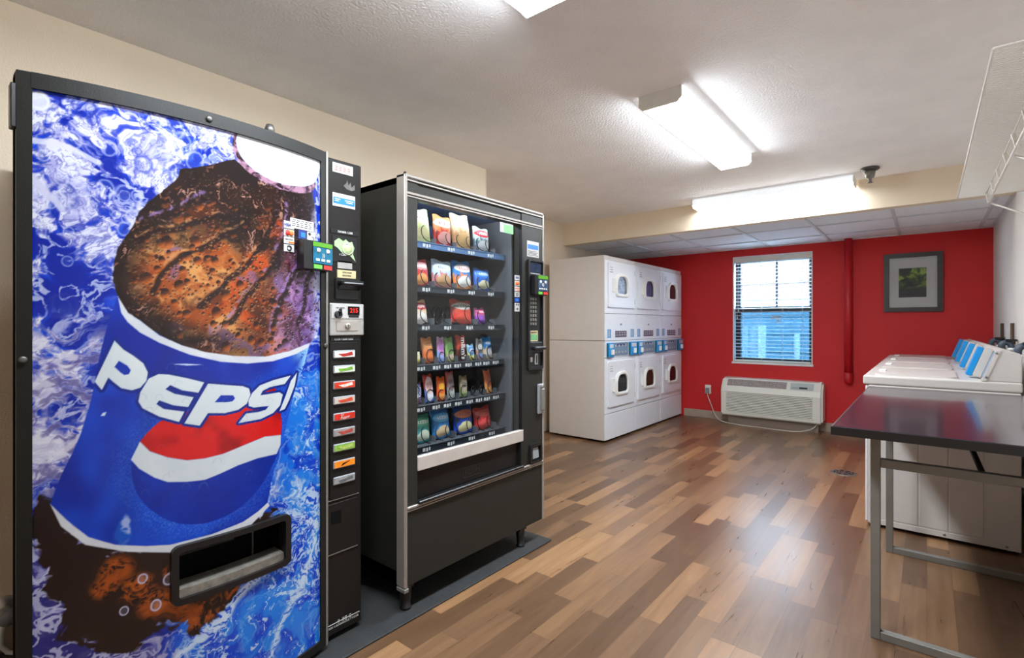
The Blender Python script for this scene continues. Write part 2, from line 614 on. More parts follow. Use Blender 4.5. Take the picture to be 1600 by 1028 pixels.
# red back wall with the window opening
WX0, WX1, WZ0, WZ1 = -1.882, -1.012, 0.735, 2.05
b = B()
bx(b, XL, WX0, YB, YB + .14, 0, ZD + .1)
bx(b, WX1, XR, YB, YB + .14, 0, ZD + .1)
bx(b, WX0, WX1, YB, YB + .14, 0, WZ0)
bx(b, WX0, WX1, YB, YB + .14, WZ1, ZD + .1)
struct('wall_back', b, M['wall_red'])
b = B()
bx(b, -2.5, XR, YB - .012, YB, 0, 0.10, bev=.003)
struct('baseboard_back', b, M['base'])
b = B(); bx(b, XL, XL + .012, 2.9, 3.728, 0, .10, bev=.003); struct('baseboard_left', b, M['base'])
b = B(); bx(b, XLN, XLN + .012, YF, 2.9, 0, .10, bev=.003); struct('baseboard_left_front', b, M['base'])
b = B(); bx(b, XR - .012, XR, YF, YB, 0, .10, bev=.003); struct('baseboard_right', b, M['base'])
# corner bead on the end of the left wall
b = B(); bx(b, XLN - .02, XLN + .003, 2.897, 2.903, 0, ZC); struct('trim_1', b, M['trim'])
# door in the left wall behind the snack machine
b = B()
bx(b, XL + .0005, XL + .018, 4.622, 4.71, 0.001, 2.02, bev=.004)
bx(b, XL + .0005, XL + .018, 3.73, 3.818, 0.001, 2.02, bev=.004)
bx(b, XL + .0005, XL + .018, 3.819, 4.621, 1.93, 2.02, bev=.004)
d1 = struct('door_1', b, M['trim'])
b = B(); bx(b, XL + .0005, XL + .012, 3.822, 4.618, 0.008, 1.926)
obj('door_leaf', b, M['trim'], d1)
b = B(); lathe(b, [(.001, 0), (.028, 0), (.028, .008), (.012, .012), (.012, .04), (.027, .05), (.03, .065), (.02, .08), (.001, .082)], (XL + .012, 3.9, 0.98), 'x', 16)
obj('door_knob', b, M['chrome'], d1)

# window: reveal, dark double-hung sashes, panes
b = B()
t = .012
bx(b, WX0, WX0 + t, YB, YB + .14, WZ0, WZ1); bx(b, WX1 - t, WX1, YB, YB + .14, WZ0, WZ1)
bx(b, WX0, WX1, YB, YB + .14, WZ1 - t, WZ1); bx(b, WX0 - .01, WX1 + .01, YB - .02, YB + .14, WZ0 - .012, WZ0 + .012, bev=.003)
w1 = struct('window_1', b, M['reveal'])
b = B()
fx0, fx1 = WX0 + .012, WX1 - .012
FY0, FY1 = YB + .085, YB + .13
bx(b, fx0, fx0 + .055, FY0, FY1, WZ0, WZ1); bx(b, fx1 - .035, fx1, FY0, FY1, WZ0, WZ1)
bx(b, fx0, fx1, FY0, FY1, WZ1 - .07, WZ1 - .012); bx(b, fx0, fx1, FY0, FY1, WZ0 + .012, WZ0 + .06)
bx(b, fx0, fx1, FY0 - .01, FY1, 1.355, 1.425)
obj('window_frame', b, M['sash'], w1)
b = B()
bx(b, -1.415, -1.395, FY0 + .01, FY1 - .01, 1.425, WZ1 - .05); bx(b, fx0, fx1, FY0 + .01, FY1 - .01, 1.70, 1.716)
obj('muntin', b, M['sash'], w1)
b = B(); bx(b, fx0 + .05, fx1 - .03, FY0 + .018, FY0 + .022, 1.42, WZ1 - .06)
obj('upper_pane', b, M['glass'], w1)
b = B(); bx(b, fx0 + .05, fx1 - .03, FY0 + .018, FY0 + .022, WZ0 + .055, 1.36)
obj('lower_pane', b, M['glass'], w1)
b = B(); bx(b, fx0 + .05, fx1 - .03, FY1 - .006, FY1 - .005, WZ0 + .055, 1.36)
obj('insect_screen', b, M['screen'], w1)
b = B(); bx(b, -1.47, -1.36, FY0 + .014, FY0 + .017, 1.27, 1.31); bx(b, -1.40, -1.375, FY0 + .014, FY0 + .017, 1.22, 1.27)
obj('pane_sticker', b, M['paper'], w1)

# venetian blind
bl = thing('window_blind', 'open white venetian blind hanging in the window of the red wall', 'blind', (-1.447, YB + .03, WZ0))
b = B(); bx(b, WX0 + .012, WX1 - .012, YB + .004, YB + .012, 1.975, 2.04, bev=.002); bx(b, WX0 + .015, WX1 - .015, YB + .012, YB + .06, 1.995, 2.036)
obj('headrail', b, M['ivory'], bl)
b = B()
n = 28
for i in range(n):
    z = 0.80 + i * (1.965 - 0.80) / (n - 1)
    pts = [(YB + .008, z - .001), (YB + .033, z + .004), (YB + .058, z - .001), (YB + .058, z - .0035), (YB + .033, z + .0015), (YB + .008, z - .0035)]
    prism(b, pts, WX0 + .02, WX1 - .02, 'yz')
obj('slats', b, M['blind'], bl)
b = B(); bx(b, WX0 + .02, WX1 - .02, YB + .01, YB + .056, .75, .772, bev=.003)
obj('bottom_rail', b, M['ivory'], bl)
for x in (-1.77, -1.56, -1.33, -1.12):
    b = B(); tube(b, [(x, YB + .007, .76), (x, YB + .007, 1.98)], .0012, 5); tube(b, [(x, YB + .059, .76), (x, YB + .059, 1.98)], .0012, 5); obj('ladder_cord', b, M['wire'], bl)
for dx in (0, .015):
    b = B(); tube(b, [(WX0 + .05 + dx, YB - .002, 1.97), (WX0 + .052 + dx, YB - .002, 1.3 + dx * 6)], .0015, 5)
    lathe(b, [(.001, .03), (.006, .02), (.009, 0), (.001, -.004)], (WX0 + .052 + dx, YB - .002, 1.28 + dx * 6), 'z', 8)
    obj('pull_cord', b, M['wire'], bl)

# outside the window
b = B(); bx(b, -9, 7, YB + .3, 15, -.35, -.25); o = struct('ground', b, mk('pale_concrete', (90, 94, 96), .9))
b = B(); bx(b, -9, 7, 12.0, 12.3, -.3, 3.6)
o = obj('exterior_building', b, M['brick']); tag(o, 'sunlit pale brick building seen through the upper window panes', 'building')
fe = thing('garden_fence', 'white picket fence standing outside beyond the lower window pane', 'fence', (-1.9, 8.6, -.25))
pm = mk('white_fence_paint', (150, 158, 162), .6)
b = B()
for i in range(16):
    x = (-2.07) - i * .125
    prism(b, [(x - .085, -.25), (x, -.25), (x, 1.15), (x - .0425, 1.20), (x - .085, 1.15)], 8.60, 8.62, 'xz')
obj('pickets', b, mk('blue_white_pickets', (112, 132, 142), .8), fe)
for x0_, x1_ in ((-2.03, -2.03 + .10), (-1.53, -1.53 + .06)):
    onebox('post', (x0_, x1_, 8.53, 8.60, -.25, 1.20 if x0_ == -2.03 else 1.08), pm, fe)
for z in (.05, .85):
    onebox('rail', (-2.03 - 2.0, -2.03, 8.62, 8.65, z, z + .07), pm, fe)
lw = thing('garden_boarding', 'blue-grey boarded garden wall outside, behind the picket fence', 'boarding', (-1.5, 10.2, -.25))
b = B()
for i in range(12):
    prism(b, [(10.2, -.25 + i * .16), (10.23, -.25 + i * .16), (10.23, -.25 + i * .16 + .16), (10.215, -.25 + i * .16 + .16)], -7, 4, 'yz')
obj('boards', b, mk('blue_grey_boards', (72, 92, 102), .8), lw)
onebox('coping', (-7, 4, 10.16, 10.27, 1.67, 1.71), pm, lw)

# ------------------------------------------------------------------ ceiling lights
def wrap_light(label, x0, x1, y0, y1, strength, along='y'):
    cx, cy = (x0 + x1) / 2, (y0 + y1) / 2
    t = thing('ceiling_light', label, 'ceiling light', (cx, cy, ZC), 'fluorescent ceiling lights')
    b = B()
    if along == 'y':
        bx(b, x0 + .02, x1 - .02, y0 + .012, y1 - .012, ZC - .03, ZC)
    else:
        bx(b, x0 + .012, x1 - .012, y0 + .02, y1 - .02, ZC - .03, ZC)
    obj('housing', b, M['white'], t)
    b = B()
    z0, z1 = ZC - .078, ZC - .008
    def prof(a0, a1):
        return [(a0, z1), (a0, z0 + .022), (a0 + .022, z0), (a1 - .022, z0), (a1, z0 + .022), (a1, z1)]
    if along == 'y':
        prism(b, prof(x0, x1), y0 + .006, y1 - .006, 'xz')
    else:
        prism(b, prof(y0, y1), x0 + .006, x1 - .006, 'yz')
    bmesh.ops.recalc_face_normals(b, faces=b.faces[:])
    b.normal_update()
    for f in b.faces:
        f.material_index = 0 if f.normal.z < -.5 else 1
    obj('diffuser', b, [emit_mat('lit_acrylic_diffuser', (236, 246, 255), strength), emit_mat('lit_acrylic_side', (236, 246, 255), strength * 0.025)], t)
    for s in (0, 1):
        b = B()
        if along == 'y':
            y = y0 if s == 0 else y1 - .006
            prism(b, [(x0 - .002, ZC), (x0 - .002, z0 + .02), (x0 + .02, z0 - .002), (x1 - .02, z0 - .002), (x1 + .002, z0 + .02), (x1 + .002, ZC)], y, y + .006, 'xz')
        else:
            x = x0 if s == 0 else x1 - .006
            prism(b, [(y0 - .002, ZC), (y0 - .002, z0 + .02), (y0 + .02, z0 - .002), (y1 - .02, z0 - .002), (y1 + .002, z0 + .02), (y1 + .002, ZC)], x, x + .006, 'yz')
        obj('end_cap', b, M['white'], t)
    return t
wrap_light('long ceiling light running lengthwise over the middle of the floor', -1.172, -.948, 2.49, 3.80, 14.0)
wrap_light('ceiling light mounted crosswise against the cream header beam', -1.74, -.45, 4.85, 5.045, 5.0, 'x')
wrap_light('ceiling light cut off by the top edge of the photo', -1.15, -.93, .15, 1.475, 15.5)

# detector beside the crosswise light
t = thing('heat_detector', 'small chrome detector on the ceiling beside the crosswise light', 'detector', (-.335, 4.73, ZC))
b = B(); lathe(b, [(.001, 0), (.062, 0), (.062, -.012), (.05, -.02), (.036, -.024), (.001, -.024)], (-.335, 4.73, ZC), 'z', 24); obj('mounting_plate', b, M['dull'], t)
b = B(); lathe(b, [(.036, -.022), (.032, -.05), (.026, -.075), (.012, -.08), (.010, -.105), (.018, -.108), (.018, -.113), (.001, -.114)], (-.335, 4.73, ZC), 'z', 20); obj('sensor_body', b, M['steel'], t)

# ------------------------------------------------------------------ things on the back wall
t = thing('wall_pipe', 'thick red painted pipe running down the red wall beside the window', 'pipe', (-.665, YB - .05, .55))
b = B()
r = .038
tube(b, [(-.665, YB - .05, ZD + .01), (-.665, YB - .05, .62)], r, 20)
obj('pipe_run', b, M['redpipe'], t)
b = B(); lathe(b, [(.001, -.075), (.02, -.07), (.036, -.05), (.042, -.02), (.044, .05), (.038, .055), (.001, .055)], (-.665, YB - .05, .625), 'z', 20); obj('end_cap', b, M['redpipe'], t)
for z in (.9, 1.6):
    onebox('pipe_strap', (-.70, -.63, YB - .012, YB, z, z + .03), M['redpipe'], t)

def picture():
    x0, x1, z0, z1 = -.352, .128, 1.338, 1.945
    t = thing('framed_picture', 'dark framed garden picture with wide pale mat on red wall', 'picture', ((x0 + x1) / 2, YB, z0))
    b = B()
    w = .046
    y0, y1 = YB - .03, YB
    ringprism(b, [(x0, z0), (x1, z0), (x1, z1), (x0, z1)], [(x0 + w, z0 + w), (x1 - w, z0 + w), (x1 - w, z1 - w), (x0 + w, z1 - w)], y0, y1, 'xz')
    obj('frame', b, M['frame_dark'], t)
    b = B(); bx(b, x0 + w - .005, x1 - w + .005, YB - .016, YB - .004, z0 + w - .005, z1 - w + .005); obj('mat_board', b, M['matboard'], t)
    b = B(); bx(b, x0 + .125, x1 - .13, YB - .018, YB - .0155, z0 + .15, z1 - .155); obj('print', b, M['print'], t)
    b = B(); bx(b, x0 + w - .002, x1 - w + .002, YB - .022, YB - .021, z0 + w - .002, z1 - w + .002); obj('glazing', b, M['glass'], t)
picture()

# outlet and air conditioner
t = thing('wall_outlet', 'white wall outlet with a grey plug left of the air conditioner', 'outlet', (-2.19, YB, .37))
b = B(); bx(b, -2.225, -2.150, YB - .006, YB, .315, .430, bev=.003); obj('cover_plate', b, M['white'], t)
for z in (.348, .392):
    b = B(); prism(b, rrect(-2.205, -2.170, z - .014, z + .014, .01, 4), YB - .008, YB - .005, 'xz'); obj('socket', b, M['ivory'], t)

def ac_unit():
    x0, x1 = -1.965, -.885
    y0 = YB - .215
    t = thing('air_conditioner', 'ivory through-wall air conditioner under the window', 'air conditioner', ((x0 + x1) / 2, YB - .1, 0))
    b = B()
    prof = [(YB, .115), (y0 + .012, .105), (y0, .12), (y0 - .004, .40), (y0 + .012, .455), (y0 + .075, .545), (y0 + .10, .556), (YB, .556)]
    prism(b, prof, x0, x1, 'yz')
    es = [e for e in b.edges if all(abs(v.co.x - x0) < 1e-5 for v in e.verts) or all(abs(v.co.x - x1) < 1e-5 for v in e.verts)]
    bmesh.ops.bevel(b, geom=es, offset=.02, segments=3, affect='EDGES')
    obj('casing', b, M['ivory'], t)
    # inlet grille on the front
    g = B()
    yy = y0 - .004
    ringprism(g, rrect(x0 + .06, x1 - .09, .14, .40, .03, 3), rrect(x0 + .068, x1 - .098, .148, .392, .026, 3), yy - .004, yy + .004, 'xz')
    for i in range(13):
        z = .152 + i * .0186
        bx(g, x0 + .066, x1 - .096, yy - .006, yy + .004, z, z + .011)
    gr = obj('intake_grille', g, M['ivory'], t)
    b = B(); bx(b, x0 + .064, x1 - .094, yy - .0015, yy + .002, .145, .395); obj('grille_shade_sheet', b, M['seam'], gr)  # grey sheet put in as the shade between the grille bars
    # sloped outlet on top
    def slope(a0, a1, s0, s1, h, mat, name, par=t, lab=None):
        p0 = Vector((0, y0 + .012, .455)); p1 = Vector((0, y0 + .075, .545))
        d = p1 - p0; nrm = Vector((0, -d.z, d.y)).normalized()
        q = B()
        vs = []
        for hh in (0.0005, h):
            for (x, s) in ((a0, s0), (a1, s0), (a1, s1), (a0, s1)):
                v = p0 + d * s + nrm * hh; vs.append(q.verts.new((x, v.y, v.z)))
        for f in ((0, 1, 2, 3), (4, 5, 6, 7), (0, 1, 5, 4), (1, 2, 6, 5), (2, 3, 7, 6), (3, 0, 4, 7)):
            q.faces.new([vs[i] for i in f])
        return obj(name, q, mat, par, lab)
    o = slope(x0 + .07, x1 - .36, .12, .92, .002, mk('outlet_grille_grey', (150, 140, 134), .5, var=.3, scale=60), 'air_outlet')
    for i in range(8):
        pass
    cp = slope(x1 - .32, x1 - .09, .12, .92, .003, mk('control_panel_grey', (176, 184, 180), .4), 'control_panel')
    slope(x1 - .23, x1 - .15, .25, .45, .005, M['dark'], 'display', cp)
    for i in range(3):
        slope(x1 - .30 + i * .02, x1 - .287 + i * .02, .3, .42, .005, M['grey'], 'button', cp)
    b = B(); bx(b, x0 + .07, x1 - .05, YB - .15, YB - .01, 0.0, .106); obj('sub_base', b, M['subbase'], t)
    # cord
    b = B()
    P = [(-2.188, YB - .03, .335), (-2.17, YB - .05, .28), (-2.12, YB - .09, .19), (-2.04, YB - .16, .07), (-1.94, YB - .23, .022), (-1.75, YB - .26, .008), (-1.5, YB - .27, .008), (-1.30, YB - .29, .008), (-1.12, YB - .28, .012), (-1.0, YB - .22, .04), (-.95, YB - .16, .085), (-.945, YB - .13, .11)]
    pts = []
    for i in range(len(P) - 1):
        p0, p1, p2, p3 = (Vector(P[max(i - 1, 0)]), Vector(P[i]), Vector(P[i + 1]), Vector(P[min(i + 2, len(P) - 1)]))
        for k in range(6):
            s = k / 6.0
            pts.append(.5 * ((2 * p1) + (p2 - p0) * s + (2 * p0 - 5 * p1 + 4 * p2 - p3) * s * s + (3 * p1 - p0 - 3 * p2 + p3) * s ** 3))
    pts.append(Vector(P[-1]))
    tube(b, pts, .006, 8)
    cd = obj('power_cord', b, M['cordgrey'], t, 'pale grey power cord')
    b = B(); bx(b, -2.208, -2.168, YB - .045, YB - .008, .325, .395, bev=.006, seg=2); obj('plug', b, M['grey'], cd)
ac_unit()

# floor drain, wall valve
t = thing('floor_drain', 'round metal drain cover set in the plank floor', 'drain', (-.523, 4.893, 0))
b = B(); lathe(b, [(.001, .003), (.03, .003), (.085, .003), (.095, .001), (.095, -.005), (.001, -.005)], (-.523, 4.893, .002), 'z', 28); obj('cover', b, M['drain'], t)
b = B()
for rr in (.025, .045, .065):
    for k in range(8):
        a0 = 2 * math.pi * (k + .1) / 8; a1 = 2 * math.pi * (k + .75) / 8
        pts = [(-.523 + math.cos(a) * q, 4.893 + math.sin(a) * q) for q in (rr - .006, rr + .006) for a in ([a0, (a0 + a1) / 2, a1] if q < rr else [a1, (a0 + a1) / 2, a0])]
        prism(b, pts, .0045, .0056, 'xy')
obj('slots', b, M['pit'], t)
t = thing('water_valve', 'small round water valve low on the wall behind the drinks machine', 'valve', (XLN, .262, .13))
b = B(); lathe(b, [(.001, 0), (.045, 0), (.045, .004), (.03, .014), (.014, .018), (.014, .05), (.001, .05)], (XLN, .262, .16), 'x', 20); obj('escutcheon', b, M['nickel'], t)
b = B(); lathe(b, [(.014, .045), (.022, .047), (.022, .075), (.012, .08), (.012, .095), (.028, .098), (.028, .108), (.001, .11)], (XLN, .262, .16), 'x', 16); obj('handle', b, M['grey'], t)
b = B(); tube(b, [(XLN + .06, .262, .15), (XLN + .06, .25, .10), (XLN + .055, .25, .05), (XLN + .05, .27, .012), (XLN + .12, .32, .01)], .009, 8); obj('inlet_hose', b, M['white'], t)
# ------------------------------------------------------------------ drinks machine
def arcx(y):
    t = (y - .2) / .8
    return -1.75 + .04 * t + .28 * t * (1 - t)

def arc_strip(bm, y0, y1, z0, z1, off, depth, n=24, mi=0):
    """a bar that follows the bowed door front: front face off outside the arc, depth thick"""
    fr, bk = [], []
    for i in range(n + 1):
        y = y0 + (y1 - y0) * i / n
        x = arcx(y)
        fr.append((x + off, y)); bk.append((x + off - depth, y))
    prism_poly = fr + bk[::-1]
    prism(bm, prism_poly, z0, z1, 'xy', mi)

# --- printed panel artwork: outlines in panel coordinates (y along the door, z up), metres
ART = {
  'P1': [(0.3802, 1.1586), (0.3992, 1.1335), (0.4202, 1.1162), (0.4418, 1.0943), (0.4518, 1.0685), (0.4484, 1.0455), (0.435, 1.0276), (0.417, 1.0219), (0.3944, 1.0295), (0.377, 1.0485), (0.3678, 1.06), (0.3546, 1.0278), (0.3404, 1.0509)],
  'P1h': [(0.3896, 1.1038), (0.4072, 1.0898), (0.4144, 1.0769), (0.4104, 1.0668), (0.4008, 1.0645), (0.3928, 1.072), (0.3802, 1.0879)],
  'E': [(0.4536, 1.0514), (0.476, 1.0627), (0.499, 1.0599), (0.5432, 1.0463), (0.5878, 1.0303), (0.5728, 1.0011), (0.5318, 1.012), (0.5032, 1.0293), (0.4918, 1.0186), (0.5134, 1.0037), (0.5604, 0.9889), (0.547, 0.962), (0.5098, 0.9714), (0.4776, 0.9886), (0.4708, 0.9786), (0.4882, 0.963), (0.5374, 0.9499), (0.5244, 0.9217), (0.4776, 0.9429), (0.44, 0.9705), (0.4308, 0.9902), (0.435, 1.015)],
  'P2': [(0.598, 1.0258), (0.6976, 1.0089), (0.7162, 0.9999), (0.721, 0.9802), (0.7092, 0.9527), (0.6838, 0.9369), (0.644, 0.9319), (0.598, 0.9379), (0.576, 0.9035), (0.5374, 0.9156)],
  'P2h': [(0.6332, 0.9873), (0.668, 0.9836), (0.6738, 0.9735), (0.6658, 0.965), (0.6482, 0.9648), (0.6164, 0.9684)],
  'S': [(0.861, 1.0286), (0.838, 1.0025), (0.7862, 0.9977), (0.7604, 0.988), (0.7528, 0.9741), (0.8184, 0.9766), (0.8306, 0.9676), (0.8212, 0.9332), (0.7968, 0.9114), (0.7554, 0.8978), (0.6838, 0.8953), (0.7068, 0.9219), (0.7454, 0.9213), (0.7706, 0.9252), (0.781, 0.9361), (0.7308, 0.9379), (0.7154, 0.9447), (0.714, 0.9617), (0.7258, 0.9844), (0.7504, 1.0062), (0.7968, 1.0191)],
  'I': [(0.885, 1.0369), (0.861, 1.0105), (0.8408, 0.9612), (0.8184, 0.9133), (0.838, 0.9181), (0.8536, 0.9442), (0.876, 0.9933)],
  'bottle': [(0.3872, 1.2777), (0.3766, 1.3185), (0.379, 1.3686), (0.3872, 1.4089), (0.4114, 1.4549), (0.4336, 1.5149), (0.4648, 1.5561), (0.5034, 1.601), (0.5234, 1.6288), (0.5266, 1.6498), (0.5568, 1.6583), (0.5798, 1.6691), (0.6244, 1.6891), (0.6718, 1.7146), (0.739, 1.675), (0.8038, 1.6591), (0.9014, 1.6627), (0.9506, 1.6746), (0.968, 1.5868), (0.9828, 1.4042), (0.9858, 1.2651), (0.9768, 1.1722), (0.9394, 1.1374), (0.8532, 1.111), (0.7706, 1.0981), (0.6748, 1.1039), (0.5898, 1.1202), (0.5282, 1.1428), (0.478, 1.1712), (0.4364, 1.2106), (0.4088, 1.2331), (0.3872, 1.2777)],
  'band': [(0.3872, 1.2777), (0.4088, 1.2331), (0.4364, 1.2106), (0.478, 1.1712), (0.5282, 1.1428), (0.5898, 1.1202), (0.6748, 1.1039), (0.7706, 1.0981), (0.8532, 1.111), (0.9394, 1.1374), (0.9324, 1.1209), (0.882, 1.1009), (0.797, 1.0819), (0.7116, 1.0788), (0.6316, 1.0894), (0.5504, 1.1142), (0.478, 1.1503), (0.4336, 1.1806), (0.4074, 1.2087), (0.394, 1.2346)],
  'cap': [(0.6814, 1.8046), (0.6756, 1.7572), (0.6968, 1.7171), (0.743, 1.6872), (0.813, 1.6708), (0.891, 1.6779), (0.9408, 1.6949), (0.965, 1.7149), (0.9828, 1.7568), (0.9888, 1.8005), (0.9888, 1.8237)],
  'ring': [(0.6738, 1.8023), (0.6644, 1.764), (0.67, 1.73), (0.693, 1.6961), (0.739, 1.6688), (0.8038, 1.6527), (0.8756, 1.6522), (0.9422, 1.668), (0.965, 1.6965), (0.965, 1.7149), (0.9408, 1.6949), (0.891, 1.6779), (0.813, 1.6708), (0.743, 1.6872), (0.6968, 1.7171), (0.6756, 1.7572), (0.6832, 1.8051)],
  'label': [(0.3872, 1.2777), (0.394, 1.2346), (0.4074, 1.2087), (0.4336, 1.1806), (0.478, 1.1503), (0.5504, 1.1142), (0.6316, 1.0894), (0.7116, 1.0788), (0.797, 1.0819), (0.882, 1.1009), (0.9324, 1.1209), (0.9394, 1.1365), (0.9146, 1.0612), (0.8756, 0.9761), (0.8412, 0.8506), (0.8084, 0.7504), (0.7904, 0.6915), (0.7772, 0.6218), (0.7452, 0.6024), (0.6988, 0.5841), (0.6104, 0.5741), (0.5034, 0.5748), (0.4476, 0.5875), (0.382, 0.6091), (0.3282, 0.6434), (0.2902, 0.6925), (0.2562, 0.7453), (0.2784, 0.82), (0.2986, 0.8715), (0.3132, 0.9162), (0.3332, 1.0028), (0.3432, 1.0697), (0.3534, 1.1371), (0.3688, 1.2137)],
  'lowband': [(0.2562, 0.7453), (0.2902, 0.6925), (0.3282, 0.6434), (0.382, 0.6091), (0.4476, 0.5875), (0.5034, 0.5748), (0.6104, 0.5741), (0.6988, 0.5841), (0.7452, 0.6024), (0.7772, 0.6218), (0.7838, 0.6094), (0.7186, 0.5637), (0.6244, 0.5485), (0.5632, 0.549), (0.5034, 0.5529), (0.4074, 0.5831), (0.322, 0.6248), (0.276, 0.684)],
  'red': [(0.4342, 0.8789), (0.4476, 0.8982), (0.462, 0.914), (0.4796, 0.9296), (0.5568, 0.9531), (0.6606, 0.9638), (0.8038, 0.9948), (0.8222, 0.9181), (0.827, 0.8746), (0.8242, 0.8333), (0.7674, 0.8386), (0.7096, 0.8258), (0.6388, 0.8086), (0.5898, 0.8047), (0.544, 0.8077), (0.4974, 0.8245), (0.4562, 0.8488)],
  'white': [(0.4342, 0.8789), (0.4562, 0.8488), (0.4974, 0.8245), (0.544, 0.8077), (0.5898, 0.8047), (0.6388, 0.8086), (0.7096, 0.8258), (0.7674, 0.8386), (0.8242, 0.8333), (0.8222, 0.8006), (0.8084, 0.7737), (0.743, 0.7733), (0.6824, 0.7642), (0.6306, 0.7501), (0.5898, 0.7408), (0.544, 0.7453), (0.4974, 0.7546), (0.4664, 0.7736), (0.4322, 0.8051), (0.4148, 0.8328)],
  'globe': [(0.4148, 0.8293), (0.417, 0.7746), (0.4322, 0.7222), (0.4664, 0.6733), (0.508, 0.6373), (0.552, 0.6177), (0.6062, 0.6098), (0.6644, 0.6202), (0.7186, 0.6468), (0.7674, 0.6953), (0.7982, 0.7464), (0.8176, 0.7803), (0.827, 0.8317), (0.827, 0.896), (0.8038, 0.9948), (0.6606, 0.9638), (0.5568, 0.9531), (0.4796, 0.9296), (0.4506, 0.9012), (0.428, 0.8622)],
  'cola': [(0.2378, 0.7683), (0.2492, 0.7419), (0.2902, 0.6876), (0.3282, 0.6383), (0.382, 0.604), (0.5034, 0.5657), (0.5568, 0.5603), (0.739, 0.6022), (0.827, 0.5748), (0.8558, 0.4134), (0.7816, 0.3904), (0.6988, 0.4135), (0.6606, 0.3596), (0.607, 0.3182), (0.5488, 0.3056), (0.4974, 0.3511), (0.4576, 0.3492), (0.4294, 0.3074), (0.382, 0.3042), (0.3306, 0.3551), (0.282, 0.3975), (0.2654, 0.4934), (0.2378, 0.5662), (0.2242, 0.6503)],
  'ribs': [[(0.4634, 1.2841), (0.484, 1.3373), (0.5376, 1.4002), (0.6244, 1.459), (0.7086, 1.5145)], [(0.442, 1.4869), (0.5034, 1.5245), (0.6018, 1.5843)], [(0.4294, 1.4342), (0.4796, 1.4632), (0.5584, 1.4995), (0.6406, 1.545)], [(0.5798, 1.253), (0.6244, 1.3102), (0.7086, 1.3976), (0.7598, 1.4689), (0.8038, 1.5766)], [(0.6588, 1.2039), (0.7338, 1.3225), (0.7816, 1.3778), (0.827, 1.4741), (0.8558, 1.6085)], [(0.7892, 1.1706), (0.813, 1.2595), (0.8632, 1.3461), (0.9014, 1.4069)], [(0.8896, 1.2), (0.9174, 1.3099), (0.945, 1.3843)]],
  'shine': [[(0.5098, 1.0887), (0.5432, 1.0878), (0.5858, 1.0827), (0.5432, 1.0833)], [(0.3524, 0.9593), (0.357, 0.9669), (0.3638, 0.9682), (0.3602, 0.9584)]],
}

def vnoise_table(seed):
    return np.random.RandomState(seed).rand(256, 256).astype(np.float32)
_NT = [vnoise_table(s) for s in range(6)]
def vnoise(x, y, s=0):
    T = _NT[s % 6]
    xi = np.floor(x).astype(np.int64); yi = np.floor(y).astype(np.int64)
    fx = x - xi; fy = y - yi
    fx = fx * fx * (3 - 2 * fx); fy = fy * fy * (3 - 2 * fy)
    a = T[xi & 255, yi & 255]; b_ = T[(xi + 1) & 255, yi & 255]
    c = T[xi & 255, (yi + 1) & 255]; d = T[(xi + 1) & 255, (yi + 1) & 255]
    return (a * (1 - fx) + b_ * fx) * (1 - fy) + (c * (1 - fx) + d * fx) * fy
def fbm(x, y, o=4, s=0):
    r = 0; a = .5; n = 0
    for k in range(o):
        r = r + a * vnoise(x * 2 ** k + 13.7 * k, y * 2 ** k + 7.1 * k, s + k); n += a; a *= .55
    return r / n
def sdist(Y, Z, poly, closed=True):
    """signed distance (negative inside) to a polygon, or distance to an open line"""
    P = np.array(poly, dtype=np.float64)
    d = np.full(Y.shape, 1e9); ins = np.zeros(Y.shape, bool)
    n = len(P)
    for i in range(n if closed else n - 1):
        a, b_ = P[i], P[(i + 1) % n]
        e = b_ - a
        wy, wz = Y - a[0], Z - a[1]
        t = np.clip((wy * e[0] + wz * e[1]) / (e @ e + 1e-12), 0, 1)
        d = np.minimum(d, (wy - t * e[0]) ** 2 + (wz - t * e[1]) ** 2)
        if closed:
            c = ((a[1] <= Z) & (b_[1] > Z)) | ((b_[1] <= Z) & (a[1] > Z))
            xi = a[0] + (Z - a[1]) * e[0] / (e[1] if abs(e[1]) > 1e-12 else 1e-12)
            ins ^= c & (Y < xi)
    d = np.sqrt(d)
    return np.where(ins, -d, d) if closed else d
def sstep(a, b_, x):
    t = np.clip((x - a) / (b_ - a), 0, 1)
    return t * t * (3 - 2 * t)
def smooth_poly(p, it=2):
    for _ in range(it):
        q = []
        for i in range(len(p)):
            a, b_ = p[i], p[(i + 1) % len(p)]
            q += [(a[0] * .75 + b_[0] * .25, a[1] * .75 + b_[1] * .25), (a[0] * .25 + b_[0] * .75, a[1] * .25 + b_[1] * .75)]
        p = q
    return p

